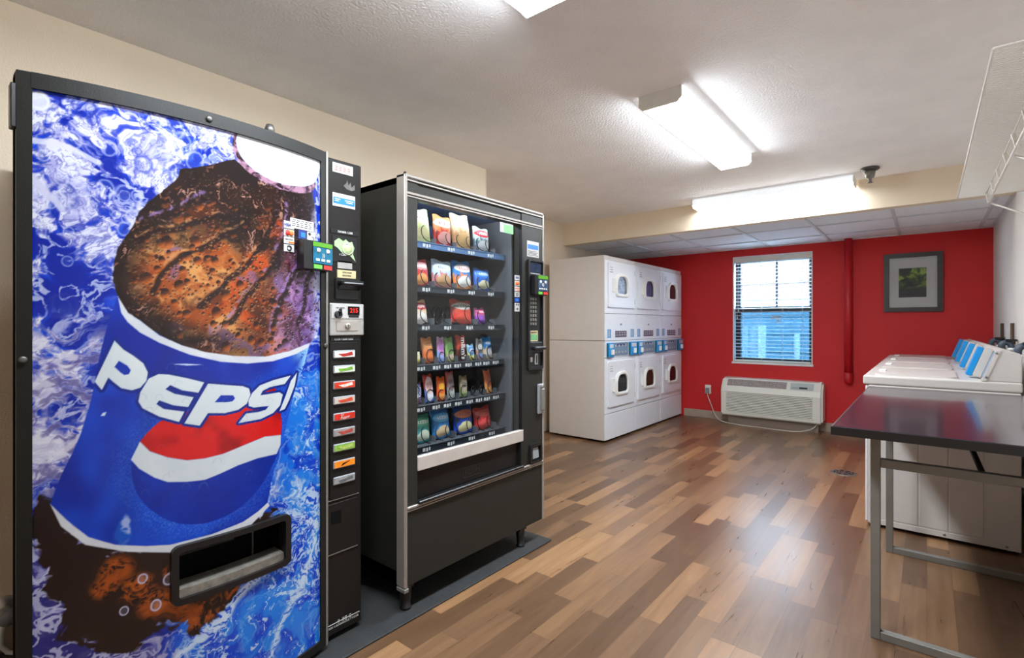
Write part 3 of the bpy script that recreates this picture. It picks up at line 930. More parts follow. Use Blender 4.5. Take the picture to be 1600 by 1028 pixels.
def paint_panel(Y, Z):
    col = np.zeros(Y.shape + (3,))
    def c3(*c): return np.array(c, float)
    def over(mask, c):
        nonlocal col
        m = mask[..., None]
        col = col * (1 - m) + (c if isinstance(c, np.ndarray) and c.ndim == 3 else np.asarray(c, float)) * m
    def mix(a, b_, t):
        return a[None, None, :] * (1 - t[..., None]) + b_[None, None, :] * t[..., None]
    def ridge(x, y, o, s):
        return 1 - np.abs(2 * fbm(x, y, o, s) - 1)
    # --- splashing water: blue, lavender and white cells, warped
    wx = fbm(Y * 11, Z * 11, 4, 1) - .5; wy = fbm(Y * 11 + 31, Z * 11 + 17, 4, 2) - .5
    fine = .35 + .65 * sstep(.45, .8, Y)
    U, V = Y + wx * .10, Z + wy * .10
    n1 = fbm(U * 17, V * 17, 5, 3)
    n2 = fbm(U * 60 + 5, V * 60, 4, 4)
    rid = ridge(U * 24 + 3, V * 24 + 9, 4, 0)
    rid2 = ridge(U * 95 + 3, V * 95 + 9, 3, 5)
    big = fbm(Y * 7 + 2, Z * 7, 3, 2)
    azure = np.maximum(sstep(.66, .92, Y) * sstep(1.22, .95, Z), sstep(.46, .34, Z) * sstep(.46, .60, Y))
    base = mix(c3(6, 34, 158), c3(20, 72, 214), sstep(.35, .65, n1))
    az = mix(c3(8, 66, 204), c3(30, 128, 236), sstep(.35, .65, n1))
    base = base * (1 - azure[..., None]) + az * azure[..., None]
    dens = .42 * (big - .5) - .05
    dens += .07 * sstep(1.0, 1.5, Z) * sstep(.8, .4, Y)
    dens -= .22 * np.exp(-(((Y - .275) / .06) ** 2 + ((Z - 1.62) / .06) ** 2)) + .16 * np.exp(-(((Y - .25) / .05) ** 2 + ((Z - 1.33) / .06) ** 2))
    dens -= .10 * np.exp(-(((Y - .36) / .05) ** 2 + ((Z - 1.76) / .03) ** 2))
    dens -= .34 * azure + .34 * sstep(.50, .3, Z) * sstep(.48, .66, Y)
    w = n1 * .56 + rid * .20 + n2 * .24 + dens * .45
    col = base
    lav = sstep(.485, .565, w) * (1 - .45 * azure)
    over(lav * .85, mix(c3(64, 74, 188), c3(166, 168, 226), sstep(.3, .7, n2)) * (1 - azure[..., None]) + mix(c3(40, 130, 226), c3(120, 186, 244), n2) * azure[..., None])
    over(sstep(.545, .605, w) * .95 * (1 - .45 * azure), mix(c3(176, 176, 224), c3(232, 232, 246), sstep(.35, .65, n2)))
    over(sstep(.84, .93, rid2) * lav * .4, c3(56, 60, 150))
    over(sstep(.86, .95, rid) * (1 - lav) * .8 * (1 - .7 * azure), c3(206, 210, 240))
    # bubbles with a light rim
    rs = np.random.RandomState(5)
    gy = Y[0]; gz = Z[:, 0]
    def ringbub(cy_, cz_, r, c, a, fill=0.0):
        i0, i1 = np.searchsorted(gy, (cy_ - r * 1.5, cy_ + r * 1.5)); j0, j1 = np.searchsorted(gz, (cz_ - r * 1.5, cz_ + r * 1.5))
        if i1 <= i0 or j1 <= j0:
            return
        q = np.sqrt(((Y[j0:j1, i0:i1] - cy_) / r) ** 2 + ((Z[j0:j1, i0:i1] - cz_) / r * .8) ** 2) + (n1[j0:j1, i0:i1] - .5) * .6
        m = np.clip(np.exp(-((q - 1) / .16) ** 2) * a + (q < 1) * fill, 0, 1)[..., None]
        col[j0:j1, i0:i1] = col[j0:j1, i0:i1] * (1 - m) + c * m
    for k in range(70):
        y_, z_ = (rs.uniform(.23, .45), rs.uniform(1.2, 1.78)) if k % 2 else (rs.uniform(.23, .7), rs.uniform(1.45, 1.78))
        ringbub(y_, z_, .008 + .022 * rs.rand() ** 2, c3(214, 214, 240) if k % 3 else c3(40, 54, 160), .5, .10)
    for (y_, z_, r_) in ((.237, 1.765, .018), (.262, 1.66, .012)):
        ringbub(y_, z_, r_, c3(226, 226, 236), .8, .9)
    d = sdist(Y + wx * .03, Z + wy * .03, [(.222, 1.565), (.275, 1.50)], False); over(sstep(.012, .006, d) * .9, c3(206, 206, 232))
    d = sdist(Y + wx * .03, Z + wy * .03, [(.222, 1.665), (.30, 1.65), (.345, 1.635)], False); over(sstep(.010, .005, d) * .85, c3(222, 220, 236))
    # white water at the left of the label
    streak = fbm(Y * 20 + 40, Z * 60 + wx * 9, 4, 1)
    left = sstep(.43, .33, Y + wx * .04) * sstep(.70, .82, Z) * sstep(1.27, 1.12, Z)
    over(left * sstep(.36, .56, streak) * .9, mix(c3(136, 130, 192), c3(214, 208, 232), sstep(.3, .7, n2)))
    over(left * sstep(.56, .66, streak) * .55, c3(72, 66, 130))
    over(left * sstep(.60, .70, n1) * .7, c3(236, 232, 242))
    low = sstep(.72, .58, Z) * sstep(.55, .40, Y)
    over(low * .9, mix(c3(30, 26, 84), c3(60, 60, 146), n1))
    over(low * sstep(.62, .70, w) * .8, c3(180, 180, 224))
    over(low * sstep(.84, .93, rid) * .8, c3(206, 206, 236))
    # diagonal crests over the lower right water
    spk = n2 * .5 + rid2 * .5
    for (p0, p1, wd) in (((.60, .30), (.78, .42), .014), ((.78, .10), (.93, .34), .010), ((.52, .24), (.66, .33), .009), ((.86, .56), (.98, .46), .012), ((.90, .30), (.97, .42), .006)):
        d = sdist(Y + wx * .05, Z + wy * .05, [p0, p1], False)
        over(sstep(wd * 2.0, wd * .3, d) * sstep(.50, .62, spk) * .9, c3(216, 230, 250))
    over(azure * sstep(.73, .79, spk + .35 * (big - .5)) * .9, c3(206, 228, 250))
    # --- bottle of cola
    bp = ART['bottle']
    sd = sdist(Y, Z, bp) + (n2 - .5) * .006 + (n1 - .5) * .004 * sstep(1.15, 1.25, Z)
    inside = sstep(.0015, -.0015, sd)
    t1 = fbm(U * 15 + 50, V * 15, 5, 2)
    t2 = fbm(Y * 60 + wx * 4, Z * 60 + wy * 4, 3, 5)
    pur = sstep(.75, .90, Y + (t1 - .5) * .14 - (Z - 1.3) * .10)
    edge = sstep(.085, .012, -sd + (t1 - .5) * .05) * sstep(1.06, 1.16, Z) * sstep(.80, .6, Y)
    neck = sstep(1.38, 1.54, Z + (Y - .6) * .10 + (t1 - .5) * .34)
    dk = np.clip(edge * 1.0 + neck * .98, 0, 1)
    org = mix(c3(156, 70, 26), c3(214, 148, 82), sstep(.34, .56, t1))
    red = sstep(.62, .74, Y + (n1 - .5) * .22) * (1 - pur)
    org = org * (1 - .75 * red[..., None]) + mix(c3(60, 18, 12), c3(190, 66, 22), sstep(.38, .62, n1)) * (.75 * red[..., None])
    prp = mix(c3(84, 44, 96), c3(178, 132, 190), sstep(.38, .62, n1 * .6 + n2 * .4))
    cc = org * (1 - pur[..., None]) + prp * pur[..., None]
    dark_blob = sstep(.56, .70, fbm(U * 20 + 9, V * 20 + 4, 4, 3))
    cc = cc * (1 - dark_blob[..., None] * .45) + c3(44, 20, 18) * dark_blob[..., None] * .45
    lavp = sstep(.62, .72, fbm(U * 17 + 70, V * 17 + 4, 3, 1)) * .6
    cc = cc * (1 - lavp[..., None]) + c3(120, 92, 160) * lavp[..., None]
    cc = cc * (1 - dk[..., None] * .95) + mix(c3(12, 8, 10), c3(40, 20, 18), n1) * dk[..., None] * .95
    blu = sstep(.925, .985, Y + (n1 - .5) * .06)
    cc = cc * (1 - blu[..., None]) + mix(c3(30, 60, 180), c3(196, 206, 244), sstep(.42, .6, spk)) * blu[..., None]
    fl = sstep(.70, .78, spk) * dk * sstep(.45, .6, n1)
    cc = cc * (1 - fl[..., None] * .85) + mix(c3(170, 96, 60), c3(196, 160, 150), n1) * fl[..., None] * .85
    over(inside, cc)
    for i, rl in enumerate(ART['ribs']):
        d = sdist(Y + wx * .03, Z + wy * .03, rl, False)
        d2 = sdist(Y + wx * .03 + .011, Z + wy * .03 - .009, rl, False)
        over(inside * sstep(.012, .003, d) * .88, c3(30, 14, 16))
        over(inside * sstep(.008, .001, d2) * .6 * sstep(.42, .60, n2 + .03), c3(150, 122, 200) if i in (1, 4, 5, 6) else c3(206, 146, 96))
    def drop(cy_, cz_, r, dark, light, m=None, a=.8):
        i0, i1 = np.searchsorted(gy, (cy_ - r * 1.3, cy_ + r * 1.3)); j0, j1 = np.searchsorted(gz, (cz_ - r * 1.3, cz_ + r * 1.3))
        if i1 <= i0 or j1 <= j0:
            return
        yy = (Y[j0:j1, i0:i1] - cy_) / r; zz = (Z[j0:j1, i0:i1] - cz_) / r * .85
        q = np.sqrt(yy ** 2 + zz ** 2) + (n2[j0:j1, i0:i1] - .5) * .5
        mk_ = sstep(1.05, .85, q)
        if m is not None:
            mk_ = mk_ * m[j0:j1, i0:i1]
        sh = sstep(-.5, .8, -zz * .8 + yy * .35)
        cl = dark[None, None] * (1 - sh[..., None]) + light[None, None] * sh[..., None]
        sub = col[j0:j1, i0:i1]
        col[j0:j1, i0:i1] = sub * (1 - mk_[..., None] * a) + cl * mk_[..., None] * a
    rs = np.random.RandomState(11)
    body = inside * (sd < -.008)
    for k in range(2300):
        y_, z_ = rs.uniform(.40, .985), rs.uniform(1.08, 1.66)
        r_ = .0020 + .0034 * rs.rand() ** 2
        drop(y_, z_, r_, c3(30, 14, 16), c3(206, 146, 92) if y_ < .8 else c3(190, 160, 200), body * (1 - dk * .7), .75)
    for k in range(130):
        y_, z_ = rs.uniform(.42, .96), rs.uniform(1.09, 1.60)
        r_ = .006 + .011 * rs.rand() ** 2
        drop(y_, z_, r_, c3(22, 10, 12), c3(206, 100, 40) if y_ < .8 else c3(150, 110, 170), body * (1 - dk * .5), .8)
    # neck ring and cap
    rg = sstep(.0015, -.0015, sdist(Y, Z, smooth_poly(ART['ring'], 1)))
    over(rg, mix(c3(46, 26, 40), c3(176, 132, 156), sstep(.38, .64, n2)))
    over(sstep(.0015, -.0015, sdist(Y, Z, smooth_poly(ART['cap'], 1))), mix(c3(222, 226, 236), c3(236, 238, 244), n1))
    # --- dark cola and orange splashes under the label
    sdc = sdist(Y, Z, ART['cola']) + (n1 - .5) * .09 + (n2 - .5) * .02
    col_in = sstep(.004, -.006, sdc)
    over(col_in, mix(c3(28, 18, 20), c3(46, 28, 26), n1))
    for (cy_, cz_, rr) in ((.385, .54, .045), (.43, .475, .05), (.47, .42, .05), (.52, .39, .035), (.60, .355, .045), (.66, .375, .045), (.40, .62, .02), (.56, .345, .05), (.36, .50, .035), (.50, .50, .02)):
        g = np.exp(-(((Y - cy_) / rr) ** 2 + ((Z - cz_) / rr) ** 2))
        over(col_in * sstep(.25, .8, g) * sstep(.45, .60, spk * .5 + n1 * .5) * .95, mix(c3(120, 50, 20), c3(206, 100, 36), n2))
    for (cy_, cz_, rr) in ((.50, .478, .013), (.575, .452, .014), (.44, .50, .010), (.40, .425, .009), (.47, .415, .012)):
        ringbub(cy_, cz_, rr, c3(206, 204, 236), .9, .25)
    # --- label
    sl = sdist(Y, Z, ART['label'])
    lab = sstep(.0015, -.0015, sl)
    halo = np.exp(-(np.maximum(sdist(Y, Z, smooth_poly(ART['globe'], 1)), 0) / .05) ** 2)
    lb = mix(c3(4, 36, 156), c3(14, 72, 208), sstep(.28, .72, fbm(Y * 8, Z * 6, 3, 1)))
    lb = lb * (1 - .5 * halo[..., None]) + mix(c3(14, 84, 222), c3(84, 148, 240), sstep(.4, .8, vnoise(Y * 420, Z * 420, 2))) * (.5 * halo[..., None])
    over(lab, lb)
    ax = Y - (.40 + (Z - .9) * .25)
    over(sstep(.0, .05, ax) * sstep(.12, .02, ax) * lab * .35, c3(4, 26, 120))
    rt = sstep(.045, .0, -sl) * sstep(.84, .92, Y)
    over(lab * rt * sstep(.42, .60, spk), c3(150, 206, 246))
    sg = sdist(Y, Z, smooth_poly(ART['globe'], 2))
    over(sstep(.0015, -.0015, sg) * lab, mix(c3(4, 32, 140), c3(10, 54, 182), n1))
    word = np.minimum.reduce([sdist(Y, Z, ART[k]) for k in ('P1', 'E', 'P2', 'S', 'I')])
    over(sstep(.0015, -.0015, sdist(Y, Z, ART['red'])), mix(c3(158, 6, 18), c3(222, 24, 24), sstep(.3, .7, fbm(Y * 12, Z * 12, 3, 4))))
    over(sstep(.0015, -.0015, sdist(Y, Z, ART['white'])), mix(c3(206, 214, 222), c3(228, 234, 236), n1))
    over(sstep(.0085, .0065, word) * sstep(.0, -.001, sl), c3(8, 36, 136))
    over(sstep(.0012, -.0012, word), mix(c3(212, 222, 228), c3(230, 236, 236), n1))
    for h in ('P1h', 'P2h'):
        over(sstep(.0012, -.0012, sdist(Y, Z, ART[h])), c3(8, 48, 172))
    for bnd in ('band', 'lowband'):
        over(sstep(.0015, -.0015, sdist(Y, Z, ART[bnd])), mix(c3(206, 210, 220), c3(232, 234, 238), n1))
    for sp in ART['shine']:
        over(sstep(.0015, -.001, sdist(Y, Z, sp)), c3(214, 228, 246))
    # fine bead outlines of condensation
    for k in range(46):
        y_, z_ = rs.uniform(.42, .88), rs.uniform(.70, 1.12)
        r_ = .005 + .007 * rs.rand()
        q = np.sqrt((Y - y_) ** 2 + ((Z - z_) * .85) ** 2) / r_
        over(lab * np.exp(-((q - 1) / .12) ** 2) * .25 * (Z > z_ - r_ * .3), c3(150, 160, 190))
    # water running over the lower left edge of the label
    fo = np.exp(-(((Y - .385 + wx * .1) / .022) ** 2 + ((Z - .645) / .045) ** 2))
    over(sstep(.3, .7, fo) * .85, mix(c3(20, 90, 200), c3(190, 200, 240), sstep(.45, .6, n1)))
    return np.clip(col, 0, 255)

def panel_mesh():
    ny, nz = 430, 900
    y = np.linspace(.222, .9855, ny); z = np.linspace(.055, 1.797, nz)
    Y, Z = np.meshgrid(y, z)
    col = paint_panel(Y, Z) / 255.0
    colL = np.where(col <= .04045, col / 12.92, ((col + .055) / 1.055) ** 2.4)
    X = arcx(Y) + .0015
    org = ORG[soda.name]
    co = np.stack([X - org.x, Y - org.y, Z - org.z], -1).reshape(-1, 3)
    j, i = np.meshgrid(np.arange(nz - 1), np.arange(ny - 1), indexing='ij')
    yc, zc = y[i] + (y[1] - y[0]) / 2, z[j] + (z[1] - z[0]) / 2
    keep = ~((yc > .520) & (yc < .836) & (zc > .414) & (zc < .552))
    j, i = j[keep], i[keep]
    a = j * ny + i
    q = np.stack([a, a + 1, a + ny + 1, a + ny], -1)
    me = bpy.data.meshes.new('printed_panel')
    me.vertices.add(len(co)); me.vertices.foreach_set('co', co.astype(np.float32).ravel())
    me.loops.add(q.size); me.loops.foreach_set('vertex_index', q.astype(np.int32).ravel())
    me.polygons.add(len(q)); me.polygons.foreach_set('loop_start', (np.arange(len(q)) * 4).astype(np.int32))
    me.polygons.foreach_set('use_smooth', np.ones(len(q), bool))
    me.update(calc_edges=True)
    at = me.color_attributes.new('artwork', 'FLOAT_COLOR', 'POINT')
    rgba = np.ones((len(co), 4), np.float32); rgba[:, :3] = colL.reshape(-1, 3)
    at.data.foreach_set('color', rgba.ravel())
    m = bpy.data.materials.new('backlit_printed_plastic')
    m.use_nodes = True
    nt = m.node_tree
    p = nt.nodes['Principled BSDF']
    a_ = nd(nt, 'ShaderNodeVertexColor'); a_.layer_name = 'artwork'
    dm = nd(nt, 'ShaderNodeVectorMath', operation='SCALE')
    dm.inputs['Scale'].default_value = 0.52
    nt.links.new(a_.outputs['Color'], dm.inputs[0])
    nt.links.new(dm.outputs[0], p.inputs['Base Color'])
    nt.links.new(a_.outputs['Color'], p.inputs['Emission Color'])
    p.inputs['Emission Strength'].default_value = 0.03
    p.inputs['Roughness'].default_value = 0.22
    me.materials.append(m)
    o = bpy.data.objects.new('printed_panel', me)
    C.objects.link(o); o.parent = soda
    ORG[o.name] = org
    o['label'] = 'backlit blue panel printed with a cola bottle in splashing water'
    return o

soda = thing('drinks_vending_machine', 'tall drinks vending machine with a bowed blue printed front', 'vending machine', (-2.1, .68, .012))
b = B()
bx(b, -2.5, -1.80, .285, 1.178, .075, 1.82, bev=.006)
obj('cabinet', b, M['black'], soda)
for x in (-2.42, -1.86):
    for y in (.36, 1.10):
        b = B(); lathe(b, [(.001, 0), (.03, 0), (.03, .015), (.014, .02), (.014, .065), (.001, .065)], (x, y, .012), 'z', 12); obj('levelling_foot', b, M['dark'], soda)
b = B(); bx(b, -1.86, -1.80, .33, 1.17, .013, .075); obj('kick_plate', b, M['pit'], soda)
door = B()
arc_strip(door, .222, .995, 1.793, 1.833, .010, .05)
arc_strip(door, .222, .995, .028, .057, .010, .05)
arc_strip(door, .196, .224, .028, 1.833, .008, .05, 3)
arc_strip(door, .984, 1.012, .028, 1.833, .010, .05, 3)
bx(door, -1.815, -1.80, .198, 1.012, .03, 1.83)
bx(door, -1.80, -1.76, .196, .21, .03, 1.828)
dr = obj('door_frame', door, M['black'], soda)
b = B(); arc_strip(b, 1.0065, 1.0165, .028, 1.836, .012, .05, 3); obj('edge_strip', b, M['steel'], soda, 'grey metal strip on the door edge')
# top catches and screws
b = B(); lathe(b, [(.012, 0), (.016, .012), (.016, .022), (.011, .036), (.001, .038)], (arcx(.80) - .03, .80, 1.832), 'z', 14); bx(b, arcx(.80) - .055, arcx(.80) - .005, .775, .825, 1.829, 1.837, bev=.002); obj('top_catch', b, M['dull'], soda)
for (y, z) in ((.598, 1.812), (.207, 1.114), (1.006, 1.125)):
    b = B(); lathe(b, [(.009, 0), (.009, .003), (.005, .005), (.001, .005)], (arcx(y) + .011, y, z), 'x', 12); obj('screw', b, M['dull'], dr)
b = B(); bx(b, -1.78, -1.745, .186, .197, 1.69, 1.80, bev=.002); obj('hinge', b, M['dark'], dr)
panel = panel_mesh()
# delivery bin
b = B()
yo0, yo1, zo0, zo1 = .502, .854, .398, .568
outer = rrect(yo0, yo1, zo0, zo1, .022, 5); inner = rrect(yo0 + .018, yo1 - .020, zo0 + .018, zo1 - .018, .010, 5)
def on_arc(bm, poly_o, poly_i, off0, off1):
    n = len(poly_o)
    rings = [[bm.verts.new((arcx(a) + off, a, c)) for a, c in pl] for pl, off in ((poly_o, off0), (poly_o, off1), (poly_i, off1), (poly_i, off0 - .03))]
    for r0, r1 in zip(rings[:-1], rings[1:]):
        for k in range(n):
            bm.faces.new((r0[k], r0[(k + 1) % n], r1[(k + 1) % n], r1[k]))
def dens(poly, n=4):
    out = []
    for k in range(len(poly)):
        a, c = poly[k], poly[(k + 1) % len(poly)]
        m = 12 if abs(a[0] - c[0]) > .1 else 1
        out += [(a[0] + (c[0] - a[0]) * s / m, a[1] + (c[1] - a[1]) * s / m) for s in range(m)]
    return out
on_arc(b, dens(outer), dens(inner), -.002, .018)
bf = obj('delivery_bin', b, M['brownblack'], soda, 'dark delivery opening with rounded frame')
b = B()
iy0, iy1, iz0, iz1 = .516, .838, .412, .554
xb = -1.80
bx(b, xb, xb + .006, iy0, iy1, iz0, iz1)
bx(b, xb, -1.685, iy0, iy0 + .003, iz0, iz1); bx(b, xb, -1.685, iy1 - .003, iy1, iz0, iz1)
bx(b, xb, -1.67, iy0, iy1, iz1 - .003, iz1)
bx(b, xb, -1.672, iy0, iy1, iz0, iz0 + .003)
obj('bin_liner', b, M['pit'], bf)
b = B()
bx(b, -1.794, -1.790, .545, .725, .485, .548)
for i in range(11):
    y = .55 + i * .016
    bx(b, -1.791, -1.785, y, y + .004, .49, .545)
obj('bin_ribs', b, M['dark'], bf)
onebox('bin_divider', (-1.794, -1.78, .78, .783, .414, .55), M['steel'], bf)
b = B()
arc_strip(b, .522, .832, .414, .440, .006, .012, 12); arc_strip(b, .522, .832, .438, .441, -.002, .06, 12)
obj('bin_lip', b, mk('scuffed_grey_lip', (132, 128, 120), .35, .4, var=.3, scale=40), bf)
# card reader and payment stickers on the door
def arc_tile(bm, y0, y1, z0, z1, off=.0025, th=.002, mi=0):
    arc_strip(bm, y0, y1, z0, z1, off + th, th, 4, mi)
b = B()
arc_strip(b, .884, 1.010, 1.394, 1.492, .050, .050, 4)
cr = obj('card_reader', b, M['dark'], soda)
def rd_face(y0, y1, z0, z1, mat, name, lab=None, par=None):
    q = B(); arc_strip(q, y0, y1, z0, z1, .0525, .003, 4); return obj(name, q, mat, par or cr, lab)
rd_face(.921, 1.008, 1.415, 1.472, M['screen_b'], 'touch_screen')
rd_face(.921, 1.008, 1.474, 1.489, M['screen_g'], 'reader_display', 'green lit strip display')
rd_face(.924, .960, 1.397, 1.411, M['stgreen'], 'green_key'); rd_face(.968, 1.005, 1.397, 1.411, M['stred'], 'red_key')
q = B()
def arctxt(bm, s, size, y, z, off, **kw):
    d = .002
    R = Vector((arcx(y + d) - arcx(y - d), 2 * d, 0))
    txt(bm, s, size, (arcx(y) + off, y, z), R, (0, 0, 1), **kw)
for i in range(3):
    arc_strip(q, .932 + i * .024, .948 + i * .024, 1.424, 1.432, .0540, .0015, 2)
for (yy, zz) in ((.943, 1.461), (.985, 1.461)):
    lathe(q, [(.001, 0), (.008, 0), (.008, .001), (.001, .001)], (arcx(yy) + .053, yy, zz), 'x', 14)
arctxt(q, '))', .018, .965, 1.445, .0535)
obj('screen_symbols', q, M['whiteink'], cr)
def card_sticker(y0, y1, z0, z1, extra, lab):
    q = B(); arc_tile(q, y0, y1, z0, z1, .002, .001)
    o = obj('payment_sticker', q, M['paper'], soda, lab)
    extra(o)
    return o
def e_visa(o):
    q = B(); arctxt(q, 'VISA', .013, .8465, 1.5385, .0036, bold=.0004, shear=.2, depth=.0004); obj('card_mark', q, M['stnavy'], o)
def e_two(c0, c1):
    def f(o):
        z = o['zc']
        for dy, c in ((-.007, c0), (.007, c1)):
            q = B(); lathe(q, [(.001, 0), (.010, 0), (.010, .0005 + dy * .02), (.001, .0006 + dy * .02)], (arcx(.853 + dy) + .0036, .853 + dy, z), 'x', 18); obj('card_mark', q, c, o)
    return f
ys0, ys1 = .834, .873
def st(z1, z0, fn, lab):
    q = B(); arc_tile(q, ys0, ys1, z0, z1, .002, .001)
    o = obj('payment_sticker', q, M['paper'], soda, lab); o['zc'] = (z0 + z1) / 2
    fn(o); del o['zc']
st(1.552, 1.527, lambda o: e_visa(o), 'small white sticker with slanted navy letters')
st(1.524, 1.501, e_two(M['stred'], M['storange']), 'sticker with two overlapping orange and red discs')
def e_disc(o):
    q = B(); arctxt(q, 'DISCOVER', .0065, .8525, 1.490, .0036, depth=.0004); obj('card_mark', q, M['ink'], o)
    q = B(); arc_tile(q, .852, ys1, 1.4785, 1.484, .0032, .0006); obj('card_mark', q, M['storange'], o)
st(1.499, 1.476, e_disc, 'sticker with black letters over an orange stripe')
def e_din(o):
    q = B(); lathe(q, [(.005, 0), (.010, 0), (.010, .0006), (.005, .0006)], (arcx(.853) + .0036, .853, 1.461), 'x', 18); obj('card_mark', q, M['ink'], o)
st(1.473, 1.449, e_din, 'white sticker with a black ring mark')
q = B(); arc_tile(q, .858, .955, 1.532, 1.566, .002, .001); o = obj('notice_sticker', q, M['paper'], soda, 'white sticker with lines of small print')
q = B()
for k in range(4):
    for kk in range(5):
        y_ = .864 + kk * .017 + (k % 2) * .003
        arc_strip(q, y_, y_ + .012 - (kk * k % 3) * .002, 1.5395 + k * .0065, 1.5415 + k * .0065, .0036, .0006, 2)
obj('small_print', q, M['ink'], o)
q = B(); arc_tile(q, .890, .922, 1.500, 1.530, .002, .001); o = obj('card_sticker', q, M['stnavy'], soda, 'navy sticker with a light blue square')
q = B(); arc_tile(q, .900, .918, 1.506, 1.522, .0032, .0006); obj('card_mark', q, M['stblue'], o)
q = B(); arc_tile(q, .926, .962, 1.496, 1.530, .002, .001); o = obj('wallet_sticker', q, M['paper'], soda, 'white sticker with wallet symbols')
q = B(); lathe(q, [(.001, 0), (.005, 0), (.005, .0006), (.001, .0006)], (arcx(.936) + .0036, .936, 1.522), 'x', 12); ringprism(q, rrect(.940, .956, 1.500, 1.513, .005, 3), rrect(.9415, .9545, 1.5015, 1.5115, .0035, 3), arcx(.948) + .003, arcx(.948) + .0038, 'yz'); obj('wallet_symbol', q, M['ink'], o)

def marks(bm, x, y0, y1, z0, z1, seed):
    """print too small to read: a row of uneven little strokes"""
    rr = random.Random(seed); y = y0; h = z1 - z0
    while y < y1:
        w = h * rr.uniform(.45, .75)
        bx(bm, x, x + .0006, y, y + h * .2, z0, z1)
        if rr.random() < .7: bx(bm, x, x + .0006, y, y + w, z1 - h * .22, z1)
        if rr.random() < .7: bx(bm, x, x + .0006, y, y + w, z0, z0 + h * .22)
        if rr.random() < .6: bx(bm, x, x + .0006, y + w - h * .2, y + w, z0, z1)
        y += w + h * (.25 if rr.random() < .8 else .7)

# coin strip beside the door
XC = -1.735
b = B(); bx(b, -1.80, XC, 1.022, 1.180, .030, 1.830, bev=.004)
cs = obj('coin_strip', b, M['brownblack'], soda)
FR, UP = (0, 1, 0), (0, 0, 1)
def plate(name, y0, y1, z0, z1, mat, par, lab=None, off=0.0, th=.002, x=XC, bev=0.0):
    q = B(); bx(q, x + off, x + off + th, y0, y1, z0, z1, bev=bev); return obj(name, q, mat, par, lab)
o = plate('notice_sticker', 1.053, 1.140, 1.780, 1.816, M['paper'], cs, 'pale sticker with red small print')
q = B()
for k in range(3):
    for kk in range(4):
        bx(q, XC + .002, XC + .0026, 1.062 + kk * .018, 1.074 + kk * .018, 1.788 + k * .007, 1.7905 + k * .007)
obj('small_print', q, M['stred'], o)
o = plate('blue_sticker', 1.053, 1.150, 1.652, 1.702, M['paper'], cs, 'white sticker with a blue printed bar')
plate('printed_bar', 1.056, 1.147, 1.662, 1.686, M['stblue'], o, None, .002, .0008)
q = B()
for (y0, z0, y1) in ((1.062, 1.678, 1.085), (1.062, 1.671, 1.078), (1.104, 1.677, 1.142), (1.110, 1.670, 1.138), (1.062, 1.692, 1.10)):
    bx(q, XC + .0028, XC + .0033, y0, y1, z0, z0 + .003)
obj('small_print', q, M['whiteink'], o)
q = B(); pts = [(1.10, 1.735), (1.112, 1.748), (1.116, 1.76), (1.122, 1.74), (1.13, 1.755), (1.135, 1.735), (1.148, 1.748), (1.15, 1.728), (1.135, 1.722), (1.115, 1.724)]
prism(q, pts, XC, XC + .0008, 'yz'); obj('sticker_residue', q, mk('torn_sticker_grey', (84, 80, 78), .7, var=.3, scale=80), cs)
o = plate('bill_label', 1.045, 1.165, 1.548, 1.566, M['dark'], cs, 'dark plate with white letters')
q = B(); marks(q, XC + .002, 1.075, 1.137, 1.553, 1.561, 3); obj('lettering', q, M['whiteink'], o)
# drawn banknote with a round seal, pale green
o = plate('banknote_guide', 1.052, 1.158, 1.440, 1.540, M['dark'], cs, 'dark plate with a pale green banknote drawing')
q = B(); pts = [(1.060, 1.518), (1.078, 1.532), (1.098, 1.522), (1.108, 1.530), (1.122, 1.520), (1.136, 1.524), (1.146, 1.500), (1.140, 1.476), (1.152, 1.448), (1.128, 1.468), (1.104, 1.470), (1.086, 1.482), (1.074, 1.494), (1.060, 1.500)]
prism(q, pts, XC + .002, XC + .003, 'yz'); n_ = obj('banknote', q, M['money'], o)
q = B(); lathe(q, [(.001, 0), (.026, 0), (.026, .001), (.001, .001)], (XC + .003, 1.117, 1.494), 'x', 24); obj('seal', q, mk('seal_green', (164, 186, 128), .6, var=.2, scale=90), o)
q = B(); lathe(q, [(.020, 0), (.022, 0), (.022, .0016), (.020, .0016)], (XC + .0034, 1.117, 1.494), 'x', 24); marks(q, XC + .0032, 1.082, 1.112, 1.466, 1.474, 5); obj('lettering', q, M['whiteink'], o)
plate('instruction_plate', 1.074, 1.137, 1.417, 1.446, M['nickel'], cs, None)
o = plate('bill_label', 1.071, 1.151, 1.381, 1.411, M['cream_paper'], cs, 'tan label with black letters', 0, .006)
q = B(); marks(q, XC + .006, 1.092, 1.132, 1.399, 1.405, 6); marks(q, XC + .006, 1.092, 1.130, 1.387, 1.393, 7); obj('lettering', q, M['ink'], o)
q = B(); bx(q, XC, XC + .008, 1.062, 1.162, 1.300, 1.382, bev=.003); bx(q, XC + .008, XC + .042, 1.070, 1.166, 1.352, 1.370, bev=.004); prism(q, [(XC + .008, 1.335), (XC + .03, 1.352), (XC + .008, 1.352)], 1.072, 1.164, 'xz')
o = obj('bill_acceptor', q, M['dark'], cs)
q = B(); bx(q, XC + .0422, XC + .0428, 1.078, 1.158, 1.358, 1.362); obj('bill_slot', q, M['grey'], o)
